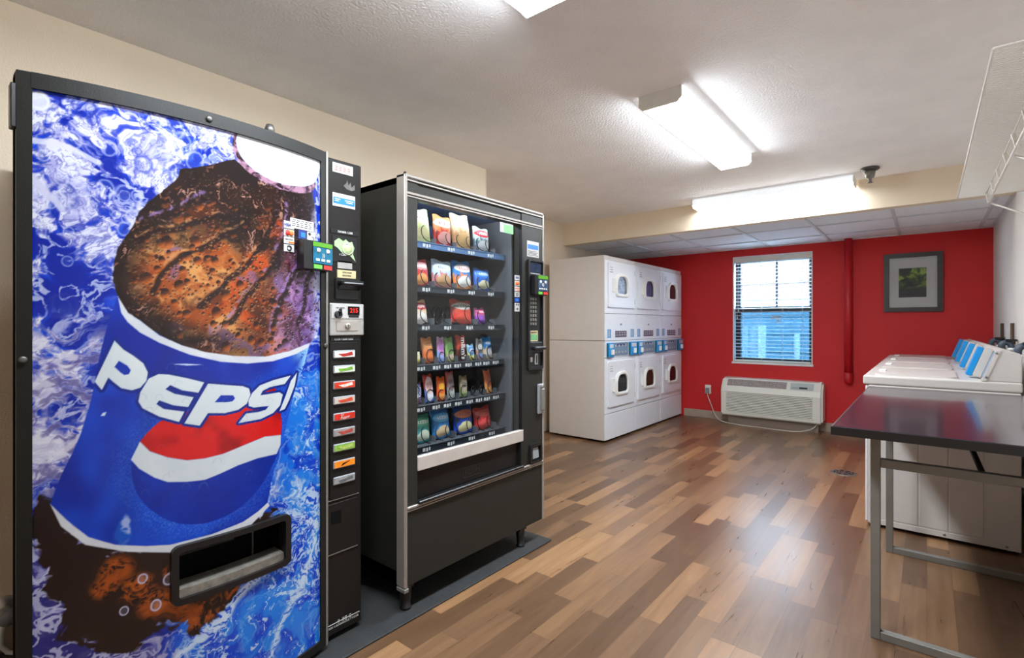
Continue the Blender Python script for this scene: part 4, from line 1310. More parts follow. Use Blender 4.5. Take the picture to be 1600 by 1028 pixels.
# coin mechanism
q = B(); bx(q, XC, XC + .012, 1.036, 1.184, 1.160, 1.283, bev=.004, seg=2)
cm = obj('coin_mechanism', q, M['nickel'], cs, 'silver coin plate with red price display')
plate('display_plate', 1.042, 1.178, 1.226, 1.278, M['paper'], cm, None, .012, .002)
o = plate('price_display', 1.110, 1.160, 1.240, 1.272, M['pit'], cm, None, .014, .003)
q = B(); txt(q, '215', .024, (XC + .017, 1.135, 1.256), FR, UP, bold=.0004); obj('digits', q, M['redled'], o)
plate('display_caption', 1.114, 1.158, 1.230, 1.238, M['ink'], cm, None, .014, .001)
q = B(); lathe(q, [(.009, 0), (.014, 0), (.014, .012), (.009, .012)], (XC + .014, 1.066, 1.240), 'x', 20); bx(q, XC + .014, XC + .026, 1.072, 1.078, 1.24, 1.262); obj('coin_return_lever', q, M['ink'], cm)
q = B(); bx(q, XC + .014, XC + .0146, 1.060, 1.072, 1.264, 1.267); bx(q, XC + .014, XC + .0146, 1.076, 1.096, 1.264, 1.267); obj('small_print', q, M['ink'], cm)
o = plate('lock_plate', 1.062, 1.154, 1.178, 1.216, M['alu'], cm, None, .012, .003, bev=.001)
q = B(); lathe(q, [(.001, 0), (.011, 0), (.011, .006), (.007, .008), (.001, .008)], (XC + .015, 1.108, 1.197), 'x', 18); obj('lock', q, M['chrome'], o)
q = B(); bx(q, XC + .0225, XC + .0235, 1.1065, 1.1095, 1.192, 1.202); obj('keyhole', q, M['pit'], o)
o = plate('sign_strip', 1.046, 1.17, 1.139, 1.156, M['dark'], cs, None)
q = B(); marks(q, XC + .002, 1.062, 1.14, 1.143, 1.151, 8); obj('lettering', q, M['whiteink'], o)
# selection buttons
q = B(); bx(q, XC - .001, XC + .004, 1.040, 1.160, .540, 1.134, bev=.002); sp_ = obj('selection_panel', q, M['brownblack'], cs)
SEL = [('red and white button showing a car', (214, 210, 206), (170, 40, 34)), ('green and white button', (206, 214, 196), (110, 160, 60)),
       ('red button with white swoosh', (206, 60, 34), (226, 200, 190)), ('red button with silver wedge', (190, 176, 166), (196, 70, 44)),
       ('dark red button with white lettering', (200, 44, 30), (200, 44, 30)), ('silver and red button', (150, 140, 136), (170, 70, 60)),
       ('lime green button', (134, 178, 70), (170, 190, 100)), ('orange button with a dark stroke', (240, 136, 30), (240, 136, 30)), ('grey button with black figures', (150, 150, 150), (96, 98, 100))]
ZB = [(1.074, 1.099), (1.017, 1.045), (.957, .987), (.899, .928), (.837, .868), (.778, .812), (.720, .754), (.657, .695), (.596, .635)]
for k, ((lab, c0, c1), (z0, z1)) in enumerate(zip(SEL, ZB)):
    z1 = z0 + .030
    q = B(); bx(q, XC + .004, XC + .011, 1.052, 1.146, z0, z1, bev=.003)
    bt = obj('selection_button', q, M['grey'], cs, lab)
    plate('drink_card', 1.056, 1.142, z0 + .004, z1 - .004, mk('drink_card_print', c0, .3, var=.12, scale=60), bt, None, .011, .001)
    q = B()
    zc_ = (z0 + z1) / 2
    x_ = XC + .012
    if k == 4:
        txt(q, 'Dr', .012, (x_, 1.088, zc_ + .006), FR, UP, shear=.2); txt(q, 'Pepper', .014, (x_, 1.100, zc_ - .004), (0, 1, .12), UP, shear=.2)
        mt_ = M['whiteink']
    elif k == 7:
        prism(q, [(1.082, zc_ - .008), (1.118, zc_ + .006), (1.12, zc_ + .008), (1.09, zc_ + .002)], x_, x_ + .0008, 'yz'); mt_ = M['brownblack']
    else:
        rr_ = random.Random(k)
        prism(q, [(1.075 + rr_.random() * .02, zc_ - .009), (1.134, zc_ - .008 + rr_.random() * .006), (1.130, zc_ + .009), (1.10, zc_ + .003), (1.07, zc_ + .004 * rr_.random())], x_, x_ + .0008, 'yz'); mt_ = mk('drink_card_figure', c1, .35, var=.3, scale=90)
    obj('card_figure', q, mt_, bt)
# cash box door and maker's lettering
q = B(); bx(q, XC, XC + .003, 1.032, 1.160, .338, .526, bev=.001); cb = obj('cash_box_door', q, M['brownblack'], cs)
q = B(); bx(q, XC + .003, XC + .0045, 1.046, 1.088, .450, .497, bev=.0005); obj('return_opening', q, M['pit'], cb)
q = B(); bx(q, XC, XC + .004, 1.026, 1.166, .5385, .541); bx(q, XC + .001, XC + .0042, 1.032, 1.160, .335, .338); obj('edge_strip', q, M['steel'], cs)
q = B(); bx(q, XC, XC + .0015, 1.026, 1.170, .0705, .0725); marks(q, XC, 1.032, 1.165, .056, .064, 9); marks(q, XC, 1.075, 1.125, .066, .080, 10); obj('maker_lettering', q, M['whiteink'], cs)
# ------------------------------------------------------------------ rubber mat under both machines
b = B(); bx(b, -2.60, -1.617, .15, 2.328, 0.0, .010, bev=.004)
o = obj('floor_mat', b, M['rubber']); tag(o, 'thin black rubber mat lying under both vending machines', 'mat')

# ------------------------------------------------------------------ snack machine
XS = -1.66
SY0, SY1, SZ0, SZ1 = 1.331, 2.312, .118, 1.824
snack = thing('snack_vending_machine', 'charcoal snack vending machine with glass front and silver edges', 'vending machine', (-2.1, 1.82, .011))
xd = XS - .05                      # back of the door
b = B()
x0 = -2.56
bx(b, x0, xd, SY0 + .012, SY0 + .03, SZ0, SZ1 - .004); bx(b, x0, xd, SY1 - .03, SY1 - .012, SZ0, SZ1 - .004)
bx(b, x0, xd, SY0 + .012, SY1 - .012, SZ1 - .03, SZ1 - .004); bx(b, x0, xd, SY0 + .012, SY1 - .012, SZ0, SZ0 + .05)
bx(b, x0, x0 + .02, SY0 + .012, SY1 - .012, SZ0, SZ1 - .004)
obj('cabinet', b, M['black_side'], snack)
b = B()
bx(b, -2.20, xd - .01, SY0 + .045, SY0 + .055, .5, 1.77); bx(b, -2.20, xd - .01, 2.10, 2.108, .5, 1.77)
bx(b, -2.21, -2.20, SY0 + .045, 2.108, .5, 1.77); bx(b, -2.20, xd - .01, SY0 + .045, 2.108, .49, .50)
liner = obj('inner_liner', b, M['interior'], snack)
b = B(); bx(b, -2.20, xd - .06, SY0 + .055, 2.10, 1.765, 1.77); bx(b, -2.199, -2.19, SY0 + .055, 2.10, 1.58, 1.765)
obj('header_liner', b, M['toplight_tint'], snack, 'liner behind the top shelf, coloured for bluish light')
b = B(); tube(b, [(xd - .025, 1.44, 1.757), (xd - .025, 2.08, 1.757)], .011, 12)
obj('lamp_tube', b, emit_mat('lit_tube', (235, 244, 255), 5.5), snack)
b = B(); tube(b, [(xd - .018, 1.385, .70), (xd - .018, 1.385, 1.70)], .009, 12)
obj('lamp_tube', b, emit_mat('lit_tube_side', (240, 246, 255), 1.7), snack)
# legs
for (lx, ly) in ((-1.70, 1.372), (-1.70, 2.15), (-2.48, 1.372), (-2.48, 2.25)):
    b = B(); prism(b, [(lx - .022, ly - .026), (lx + .022, ly - .026), (lx + .022, ly + .026), (lx - .022, ly + .026)], .10, SZ0 + .004, 'xy')
    lathe(b, [(.027, SZ0), (.022, .06), (.020, .022), (.024, .02), (.024, .011), (.001, .011)], (lx, ly, 0), 'z', 12)
    obj('leg', b, M['dark'], snack)
# door pieces
GY0, GY1, GZ0, GZ1 = 1.402, 2.113, .646, 1.732
b = B()
bx(b, xd, XS, SY0 + .016, GY0, .446, SZ1 - .012)
bx(b, xd, XS, GY1, SY1 - .014, .446, SZ1 - .012)
bx(b, xd, XS - .004, GY0, GY1, GZ1, SZ1 - .012)
df = obj('door_frame', b, M['black_side'], snack)
b = B(); bx(b, xd, XS - .002, SY0 + .014, SY1 - .012, SZ0, .434, bev=.003); obj('lower_panel', b, M['black_side'], snack)
b = B()
tr = .004
bx(b, xd, XS + tr, SY0, SY0 + .017, SZ0, SZ1, bev=.003); bx(b, xd + .02, XS + tr + .002, SY0 + .005, SY0 + .012, SZ0, SZ1)
bx(b, xd, XS + tr, SY1 - .015, SY1, SZ0, SZ1, bev=.003)
bx(b, xd, XS + tr, SY0, SY1, SZ1 - .013, SZ1, bev=.003); bx(b, XS - .005, XS + tr + .001, SY0 + .015, SY1 - .01, SZ1 - .027, SZ1 - .021)
bx(b, XS - .01, XS + tr, SY0 + .015, SY1 - .012, 1.742, 1.752, bev=.001); bx(b, XS - .01, XS + tr - .001, SY0 + .015, SY1 - .012, 1.732, 1.737)
bx(b, XS - .01, XS + tr + .004, SY0 + .015, SY1 - .012, .438, .449, bev=.002); bx(b, XS - .01, XS + tr + .001, SY0 + .015, SY1 - .012, .428, .433, bev=.001)
obj('edge_trim', b, M['chrome'], snack, 'silver metal edge trim')
b = B(); lathe(b, [(.001, .02), (.006, .016), (.010, .004), (.018, 0), (.001, 0)], (XS - .03, SY0 + .03, SZ1), 'z', 12); obj('hinge_cap', b, M['dark'], snack)
b = B(); bx(b, XS - .045, XS + .008, SY0 - .004, SY0 + .02, SZ0 - .018, SZ0 - .002, bev=.002); obj('hinge', b, M['steel'], snack)
b = B(); bx(b, XS - .012, XS - .008, GY0, GY1, GZ0, GZ1); obj('glass_pane', b, M['glass'], snack)
b = B(); bx(b, XS - .02, XS + .006, GY0, GY1 + .008, .586, .646, bev=.002); obj('glass_rail', b, mk('warm_grey_rail', (196, 186, 178), .4, .15), snack, 'pale metal rail under the glass')
# right column
b = B(); bx(b, XS - .014, XS + .002, GY1 - .002, GY1 + .008, GZ0, GZ1); obj('column_edge', b, M['dark'], snack)
YR0, YR1 = 2.157, 2.294
b = B()
ringprism(b, rrect(YR0, YR1, .958, 1.556, .012, 3), rrect(YR0 + .016, YR1 - .008, .975, 1.545, .006, 3), XS, XS + .012, 'yz')
bx(b, XS, XS + .002, YR0 + .01, YR1 - .005, .965, 1.55)
bz = obj('control_bezel', b, M['dark'], snack)
def splate(name, y0, y1, z0, z1, mat, par, lab=None, x=XS, off=0.0, th=.002, bev=0.0):
    q = B(); bx(q, x + off, x + off + th, y0, y1, z0, z1, bev=bev); return obj(name, q, mat, par, lab)
o = splate('price_display', 2.18, 2.278, 1.488, 1.54, mk('dark_blue_display', (24, 40, 62), .15, var=.3), bz, None, XS, .002, .004)
splate('display_strip', 2.18, 2.27, 1.478, 1.484, M['grey'], bz, None, XS, .002, .003)
cr2 = splate('card_reader', 2.184, 2.300, 1.362, 1.474, M['dark'], snack, None, XS, .002, .038, .006)
splate('touch_screen', 2.206, 2.294, 1.386, 1.448, M['screen_v'], cr2, None, XS, .040, .002)
splate('reader_display', 2.206, 2.294, 1.451, 1.469, M['screen_g'], cr2, 'green lit strip display', XS, .040, .002)
splate('green_key', 2.208, 2.242, 1.367, 1.381, M['stgreen'], cr2, None, XS, .040, .002); splate('red_key', 2.254, 2.292, 1.367, 1.381, M['stred'], cr2, None, XS, .040, .002)
q = B()
for yy in (2.226, 2.270):
    lathe(q, [(.001, 0), (.009, 0), (.009, .001), (.001, .001)], (XS + .042, yy, 1.434), 'x', 14)
lathe(q, [(.005, 0), (.009, 0), (.009, .001), (.005, .001)], (XS + .042, 2.248, 1.419), 'x', 14)
for i in range(4):
    bx(q, XS + .042, XS + .043, 2.211 + i * .02, 2.224 + i * .02, 1.394, 1.401)
obj('screen_symbols', q, M['whiteink'], cr2)
q = B()
for r_ in range(7):
    for c_ in range(3):
        bx(q, XS + .002, XS + .006, 2.180 + c_ * .022, 2.193 + c_ * .022, 1.335 - r_ * .0225, 1.349 - r_ * .0225, bev=.001)
obj('keypad', q, M['steel'], bz)
o = splate('banknote_label', 2.182, 2.252, 1.112, 1.17, M['cream_paper'], bz, 'cream label with a green banknote picture', XS, .002, .001)
splate('banknote', 2.188, 2.246, 1.120, 1.150, mk('banknote_green', (96, 158, 104), .6, var=.4, scale=120), o, None, XS, .003, .0006)
q = B(); marks(q, XS + .003, 2.19, 2.242, 1.156, 1.164, 21); obj('small_print', q, M['ink'], o)
q = B(); bx(q, XS + .002, XS + .012, 2.176, 2.284, 1.050, 1.108, bev=.003); bx(q, XS + .012, XS + .04, 2.184, 2.286, 1.066, 1.084, bev=.005)
obj('bill_acceptor', q, M['dark'], bz)
splate('instruction_plate', 2.182, 2.205, 1.000, 1.026, M['nickel'], bz, None, XS, .002, .001)
o = splate('coin_slot', 2.222, 2.248, .985, 1.045, M['nickel'], bz, None, XS, .002, .006, .001)
splate('slot', 2.232, 2.238, .993, 1.037, M['pit'], o, None, XS, .008, .001)
# stickers
o = splate('notice_sticker', 2.158, 2.264, 1.570, 1.655, M['paper'], snack, 'white sticker with a blue printed bar', XS, 0, .001)
splate('printed_bar', 2.164, 2.258, 1.612, 1.636, M['stblue'], o, None, XS, .001, .0006)
q = B()
for k in range(4):
    bx(q, XS + .001, XS + .0016, 2.166, 2.256 - (k % 2) * .012, 1.578 + k * .007, 1.5805 + k * .007)
obj('small_print', q, M['ink'], o)
GX = XS - .008
o = splate('glass_sticker', 1.945, 2.05, 1.672, 1.722, M['paper'], snack, 'white and green sticker on the glass', GX, 0, .001)
splate('printed_field', 1.975, 2.05, 1.672, 1.714, M['stlime'], o, None, GX, .001, .0006)
for i, (c, lab) in enumerate(((M['stnavy'], 'small white sticker with slanted navy letters'), (M['storange'], 'sticker with an orange disc'), (M['storange'], 'sticker with black letters over an orange stripe'), (M['ink'], 'white sticker with a black ring mark'), (M['stblue'], 'blue square sticker'), (M['ink'], 'taller white sticker with wallet symbols'))):
    z1 = 1.462 - i * .0292
    z0 = z1 - .026 if i < 5 else z1 - .044
    o = splate('payment_sticker', 2.062, 2.104, z0, z1, M['paper'] if i != 4 else M['stnavy'], snack, lab, GX, 0, .001)
    q = B(); zc_ = (z0 + z1) / 2
    if i == 0:
        txt(q, 'VISA', .014, (GX + .001, 2.083, zc_), FR, UP, shear=.2, bold=.0004)
    elif i == 1:
        lathe(q, [(.001, 0), (.010, 0), (.010, .0006), (.001, .0006)], (GX + .001, 2.078, zc_), 'x', 16); lathe(q, [(.001, 0), (.010, 0), (.010, .0008), (.001, .0008)], (GX + .001, 2.089, zc_), 'x', 16)
    elif i == 2:
        bx(q, GX + .001, GX + .0016, 2.08, 2.104, z0 + .002, z0 + .007); bx(q, GX + .001, GX + .0016, 2.066, 2.098, zc_ + .001, zc_ + .005)
    elif i == 3:
        lathe(q, [(.005, 0), (.009, 0), (.009, .0006), (.005, .0006)], (GX + .001, 2.083, zc_), 'x', 16)
    elif i == 4:
        bx(q, GX + .001, GX + .0016, 2.07, 2.096, zc_ - .007, zc_ + .007)
    else:
        lathe(q, [(.001, 0), (.005, 0), (.005, .0006), (.001, .0006)], (GX + .001, 2.076, z1 - .008), 'x', 12); bx(q, GX + .001, GX + .0016, 2.088, 2.098, z1 - .012, z1 - .005); bx(q, GX + .001, GX + .0016, 2.078, 2.09, z0 + .008, z0 + .018)
    obj('card_mark', q, c, o)
# lock handle, coin return
q = B(); bx(q, XS, XS + .014, 2.246, 2.300, .712, .876, bev=.004); lk = obj('lock_handle', q, M['grey'], snack)
q = B(); bx(q, XS + .014, XS + .026, 2.262, 2.290, .730, .85, bev=.004); lathe(q, [(.001, 0), (.012, 0), (.012, .006), (.001, .006)], (XS + .014, 2.273, .86), 'x', 14); obj('grip', q, M['steel'], lk)
q = B()
ringprism(q, rrect(2.176, 2.282, .448, .556, .010, 3), rrect(2.186, 2.272, .462, .540, .006, 3), XS, XS + .012, 'yz')
bx(q, XS, XS + .001, 2.18, 2.278, .455, .55)
cr_ = obj('coin_return', q, M['dark'], snack)
q = B(); prism(q, [(XS + .001, .47), (XS + .009, .475), (XS + .003, .53), (XS + .001, .53)], 2.205, 2.255, 'xz'); obj('flap', q, M['grey'], cr_)
# delivery hatch
q = B(); bx(q, XS - .035, XS - .014, GY0 + .004, GY1 - .002, .462, .584, bev=.002)
dh = obj('delivery_flap', q, M['brownblack'], snack)
q = B(); bx(q, XS - .02, XS + .014, GY0, GY1 + .006, .446, .460, bev=.003); bx(q, XS - .014, XS + .004, GY1 - .012, GY1, .46, .586); obj('flap_sill', q, M['dark'], snack)
q = B(); ringprism(q, rrect(1.684, 1.812, .484, .532, .004, 2), rrect(1.687, 1.809, .487, .529, .003, 2), XS - .014, XS - .0125, 'yz'); txt(q, 'PUSH', .043, (XS - .014, 1.748, .507), FR, UP, depth=.0015); obj('raised_lettering', q, M['black_side'], dh)
# shelves with price rails, coils
SH = [1.573, 1.375, 1.202, 1.020, .838, .655]
DIV = [[1.43, 1.60, 1.735, 1.875, 2.02], [1.43, 1.595, 1.735, 1.88, 2.02], [1.43, 1.59, 1.70, 1.885, 2.02],
       [1.43, 1.535, 1.615, 1.675, 1.745, 1.825, 1.885, 1.945, 2.03], [1.43, 1.535, 1.610, 1.675, 1.755, 1.83, 1.89, 1.95, 2.03], [1.43, 1.60, 1.732, 1.885, 2.03]]
XF = -1.745
def coil(bm, yc, zc, r, x_front, turns, pitch, ph):
    pts = []
    n = int(turns * 14)
    for i in range(n + 1):
        a = 2 * math.pi * i / 14 + ph
        pts.append((x_front - pitch * i / 14, yc + math.sin(a) * r, zc + math.cos(a) * r))
    tube(bm, pts, .0022, 5)
for s, z in enumerate(SH):
    q = B(); bx(q, -2.19, XF - .004, 1.415, 2.085, z - .006, z)
    for y in DIV[s]:
        bx(q, -2.19, XF - .02, y - .002, y + .002, z, z + .03)
    sh = obj('shelf', q, M['interior'], snack)
    q = B(); bx(q, XF - .004, XF, 1.415, 2.07, z - .028, z + .001); bx(q, XF, XF + .003, 1.415, 2.07, z - .003, z + .001); bx(q, XF, XF + .003, 1.415, 2.07, z - .028, z - .025)
    obj('price_rail', q, M['price'] if s else mk('blue_grey_price_rail', (84, 112, 150), .3), sh)
    q = B()
    for a, c in zip(DIV[s][:-1], DIV[s][1:]):
        m_ = (a + c) / 2 + .012
        wd = .016
        bx(q, XF, XF + .0012, m_ - wd - .006, m_ - .008, z - .022, z - .007); bx(q, XF, XF + .0012, m_ - .002, m_ + .008, z - .024, z - .008); bx(q, XF, XF + .0012, m_ + .014, m_ + wd + .006, z - .021, z - .006)
    obj('price_tag', q, M['whiteink'], sh)
    q = B()
    for a, c in zip(DIV[s][:-1], DIV[s][1:]):
        w_ = c - a
        if w_ > .105:
            r_ = w_ * .235
            coil(q, a + w_ * .27, z + r_ + .006, r_, XF - .006, 4, .07, math.pi)
            coil(q, a + w_ * .75, z + r_ + .006, r_, XF - .006, 4, .07, math.pi)
        else:
            r_ = w_ * .40
            coil(q, (a + c) / 2, z + r_ + .006, r_, XF - .006, 6, .045, math.pi)
    obj('spiral_coils', q, M['coil'], sh)

# --- snacks standing in the machine: each a thing of its own
def bag_mesh(w, h, d, nu=12, nv=16, crimp=.05, taper=.0):
    bm = B()
    front, back = [], []
    for side, store in ((1, front), (-1, back)):
        for j in range(nv + 1):
            v = j / nv
            row = []
            for i in range(nu + 1):
                u = i / nu
                pu = max(0, 1 - abs(2 * u - 1) ** 2.6)
                vv = min(1, max(0, (v - crimp) / (1 - 2 * crimp)))
                pv = max(0, 1 - abs(2 * vv - 1) ** 2.8) if crimp < v < 1 - crimp else 0
                t = d / 2 * (pu ** .6) * (pv ** .55)
                wob = .006 * math.sin(7 * v + 3 * u) * pu * pv
                ww = w * (1 - .05 * pv - taper * v)
                x = side * (t + .0008) + wob * .3
                row.append(bm.verts.new((x, (u - .5) * ww, v * h + .004 * math.sin(u * 9) * (1 if v in (0, 1) else 0))))
            store.append(row)
    for store, flip in ((front, False), (back, True)):
        for j in range(nv):
            for i in range(nu):
                q = (store[j][i], store[j][i + 1], store[j + 1][i + 1], store[j + 1][i])
                f = bm.faces.new(q[::-1] if flip else q); f.smooth = True
    for i in range(nu):
        bm.faces.new((front[0][i], back[0][i], back[0][i + 1], front[0][i + 1])); bm.faces.new((front[nv][i], front[nv][i + 1], back[nv][i + 1], back[nv][i]))
    for j in range(nv):
        bm.faces.new((front[j][0], front[j + 1][0], back[j + 1][0], back[j][0])); bm.faces.new((front[j][nu], back[j][nu], back[j + 1][nu], front[j + 1][nu]))
    return bm
W_ = (245, 244, 238)
SN = [
 # name, label, category, group, y0, y1, z0, z1, depth, lean deg, colours(top,bottom,logo,pic,ink)
 ('chip_bag', 'tall pale yellow-green chip bag with pink lettering on the top shelf', 0, 1.486, 1.597, 1.575, 1.733, .05, ((226, 236, 190), (206, 220, 140), (240, 240, 214), (214, 206, 150), (196, 60, 90))),
 ('cracker_bag', 'orange and red cracker bag beside the pale yellow-green one', 0, 1.612, 1.725, 1.575, 1.722, .05, ((240, 150, 96), (206, 44, 40), (248, 240, 226), (226, 160, 150), (90, 50, 40))),
 ('chip_bag', 'big tan chip bag in the middle of the top shelf', 0, 1.742, 1.868, 1.575, 1.752, .055, ((232, 206, 166), (206, 160, 110), (242, 226, 200), (222, 180, 120), (200, 140, 110))),
 ('chip_bag', 'white and teal bag with red oval logo on the top shelf', 0, 1.886, 2.0, 1.575, 1.705, .05, ((206, 232, 226), (90, 120, 140), (214, 40, 60), (206, 206, 206), W_)),
 ('chip_bag', 'red and pink bag with a bowl picture on the second shelf', 1, 1.486, 1.585, 1.377, 1.499, .05, ((204, 50, 66), (206, 70, 60), (214, 150, 150), (232, 160, 96), W_)),
 ('chip_bag', 'pale blue and red bag beside the red and pink one', 1, 1.602, 1.728, 1.377, 1.507, .05, ((190, 214, 238), (200, 120, 120), (214, 228, 240), (198, 150, 104), (110, 130, 160))),
 ('cracker_bag', 'blue bag with an orange lower half on the second shelf', 1, 1.745, 1.872, 1.377, 1.517, .05, ((44, 130, 200), (236, 140, 70), (236, 226, 220), (230, 226, 214), (190, 50, 40))),
 ('cracker_bag', 'small all-blue snack bag at the end of the second shelf', 1, 1.888, 2.005, 1.377, 1.491, .05, ((40, 104, 196), (40, 96, 190), (70, 140, 214), (206, 196, 160), W_)),
 ('chip_bag', 'white bag with diagonal red lettering on the third shelf', 2, 1.486, 1.576, 1.204, 1.312, .045, ((226, 190, 140), (230, 214, 200), (206, 50, 60), (236, 226, 216), W_)),
 ('chip_bag', 'bright red bag alone in the middle of the third shelf', 2, 1.725, 1.87, 1.204, 1.322, .05, ((198, 80, 60), (214, 50, 44), (206, 200, 190), (226, 80, 60), (50, 80, 60))),
 ('candy_bag', 'small purple and pink bag on the third shelf', 2, 1.895, 1.968, 1.204, 1.286, .04, ((200, 110, 170), (150, 70, 190), (206, 60, 110), (160, 90, 200), W_)),
 ('candy_bag', 'low cream and yellow packet in the corner of the candy shelf', 3, 1.462, 1.525, 1.022, 1.075, .035, ((226, 216, 190), (206, 196, 110), (220, 206, 150), (200, 180, 90), (120, 150, 80))),
 ('candy_bag', 'orange candy pouch with a tan peak on the candy shelf', 3, 1.545, 1.608, 1.022, 1.140, .035, ((216, 140, 80), (226, 106, 44), (226, 150, 90), (232, 120, 60), (120, 60, 40))),
 ('candy_bar', 'lilac and blue candy bar standing on the candy shelf', 3, 1.624, 1.668, 1.022, 1.140, .022, ((206, 170, 204), (120, 160, 220), (190, 120, 180), (160, 170, 220), (90, 50, 110))),
 ('candy_bar', 'green candy bar beside the lilac one', 3, 1.682, 1.736, 1.022, 1.138, .022, ((130, 176, 96), (150, 170, 110), (110, 150, 80), (196, 170, 150), (50, 80, 40))),
 ('candy_bag', 'red and brown candy bag with white letters running down', 3, 1.752, 1.818, 1.022, 1.146, .03, ((208, 70, 40), (90, 40, 30), (206, 70, 44), (84, 44, 34), (206, 70, 44))),
 ('candy_bar', 'short yellow and blue candy bar leaning on the candy shelf', 3, 1.83, 1.878, 1.022, 1.10, .02, ((150, 180, 190), (214, 214, 110), (70, 130, 190), (220, 220, 120), W_)),
 ('candy_bar', 'white and brown candy bar beside the yellow and blue one', 3, 1.892, 1.940, 1.022, 1.126, .022, ((206, 206, 206), (190, 140, 120), (110, 100, 96), (120, 150, 200), W_)),
 ('candy_bag', 'blue candy bag with a tan base at the end of the candy shelf', 3, 1.950, 2.02, 1.022, 1.134, .03, ((40, 110, 170), (214, 186, 140), (60, 120, 180), (206, 196, 190), W_)),
 ('candy_bar', 'brown candy bar with white and blue lettering running down', 4, 1.478, 1.528, .840, .938, .022, ((110, 66, 50), (190, 140, 110), (232, 232, 240), (170, 120, 90), (40, 50, 130))),
 ('candy_bar', 'tall red, white and blue candy bar on the fifth shelf', 4, 1.552, 1.606, .840, .968, .022, ((190, 60, 50), (96, 130, 206), (226, 200, 196), (226, 226, 236), (150, 40, 40))),
 ('candy_bar', 'orange candy bar with yellow lettering on the fifth shelf', 4, 1.622, 1.674, .840, .950, .024, ((232, 90, 30), (226, 80, 34), (226, 100, 40), (240, 160, 80), (240, 210, 60))),
 ('candy_bar', 'silver candy bar with a red top on the fifth shelf', 4, 1.692, 1.742, .840, .972, .022, ((170, 70, 60), (150, 154, 150), (140, 110, 110), (170, 176, 170), (70, 70, 70))),
 ('candy_bar', 'olive green candy bar on the fifth shelf', 4, 1.772, 1.826, .840, .944, .022, ((140, 130, 90), (130, 140, 96), (170, 150, 130), (150, 160, 110), (60, 60, 40))),
 ('candy_bar', 'slim orange and black candy bar alone at the end', 4, 1.962, 2.012, .840, .960, .022, ((200, 100, 50), (224, 150, 80), (170, 80, 50), (220, 150, 90), (60, 40, 30))),
 ('cookie_bag', 'teal green cookie bag in the corner of the bottom shelf', 5, 1.486, 1.588, .657, .788, .05, ((60, 130, 110), (36, 150, 160), (90, 170, 140), (206, 214, 190), W_)),
 ('cookie_bag', 'sky blue cookie bag with cookie pictures on the bottom shelf', 5, 1.606, 1.722, .657, .795, .05, ((44, 110, 170), (50, 140, 206), (90, 170, 220), (206, 180, 140), W_)),
 ('cookie_bag', 'deep blue bag with red and yellow picture on the bottom shelf', 5, 1.742, 1.876, .657, .790, .05, ((30, 70, 130), (30, 80, 206), (190, 110, 80), (214, 206, 150), (150, 50, 50))),
 ('candy_bag', 'crumpled bright red bag at the end of the bottom shelf', 5, 1.893, 2.018, .657, .770, .05, ((170, 60, 56), (222, 60, 60), (200, 90, 84), (232, 84, 80), (120, 40, 40))),
]
GROUPS = ['bags on the top shelf', 'bags on the second shelf', 'bags on the third shelf', 'packets on the candy shelf', 'bars on the fifth shelf', 'bags on the bottom shelf']
for k, (nm, lab, s, y0, y1, z0, z1, d, cols) in enumerate(SN):
    w, h = y1 - y0, z1 - z0
    bar = nm == 'candy_bar'
    bm = bag_mesh(w, h, d, crimp=.07 if not bar else .06)
    yc = (y0 + y1) / 2
    xx = -1.768 - d / 2 - .002
    rot = Matrix.Rotation(math.radians(-7 if s != 2 else -9), 4, 'Y') @ Matrix.Rotation(math.radians([3, -4, 2, -3][k % 4]), 4, 'X')
    for v in bm.verts:
        v.co = rot @ v.co
    mz = min(v.co.z for v in bm.verts)
    for v in bm.verts:
        v.co += Vector((xx, yc, SH[s] + .001 - mz))
    m = pack_material('foil_wrapper', *cols, logo_v=.72 if not bar else .6, logo_a=.42 if not bar else .38, logo_b=.14 if not bar else .30)
    o = obj(nm, bm, m, None, None, at=(xx, yc, SH[s]))
    tag(o, lab, 'snack', GROUPS[s])
    if lab.startswith('brown candy bar'):
        q = B(); txt(q, 'SNICKERS', .021, (xx + d / 2 + .003, yc, z0 + .052), (0, .05, -1), (0, 1, .05), depth=.001, bold=.0004); obj('lettering', q, M['stnavy'], o, None)
    if lab.startswith('red and brown candy bag'):
        q = B(); txt(q, "m&m's", .040, (xx + d / 2 + .004, yc - .004, z0 + .064), (0, .05, -1), (0, 1, .05), depth=.001, bold=.0008); obj('lettering', q, M['whiteink'], o, None)
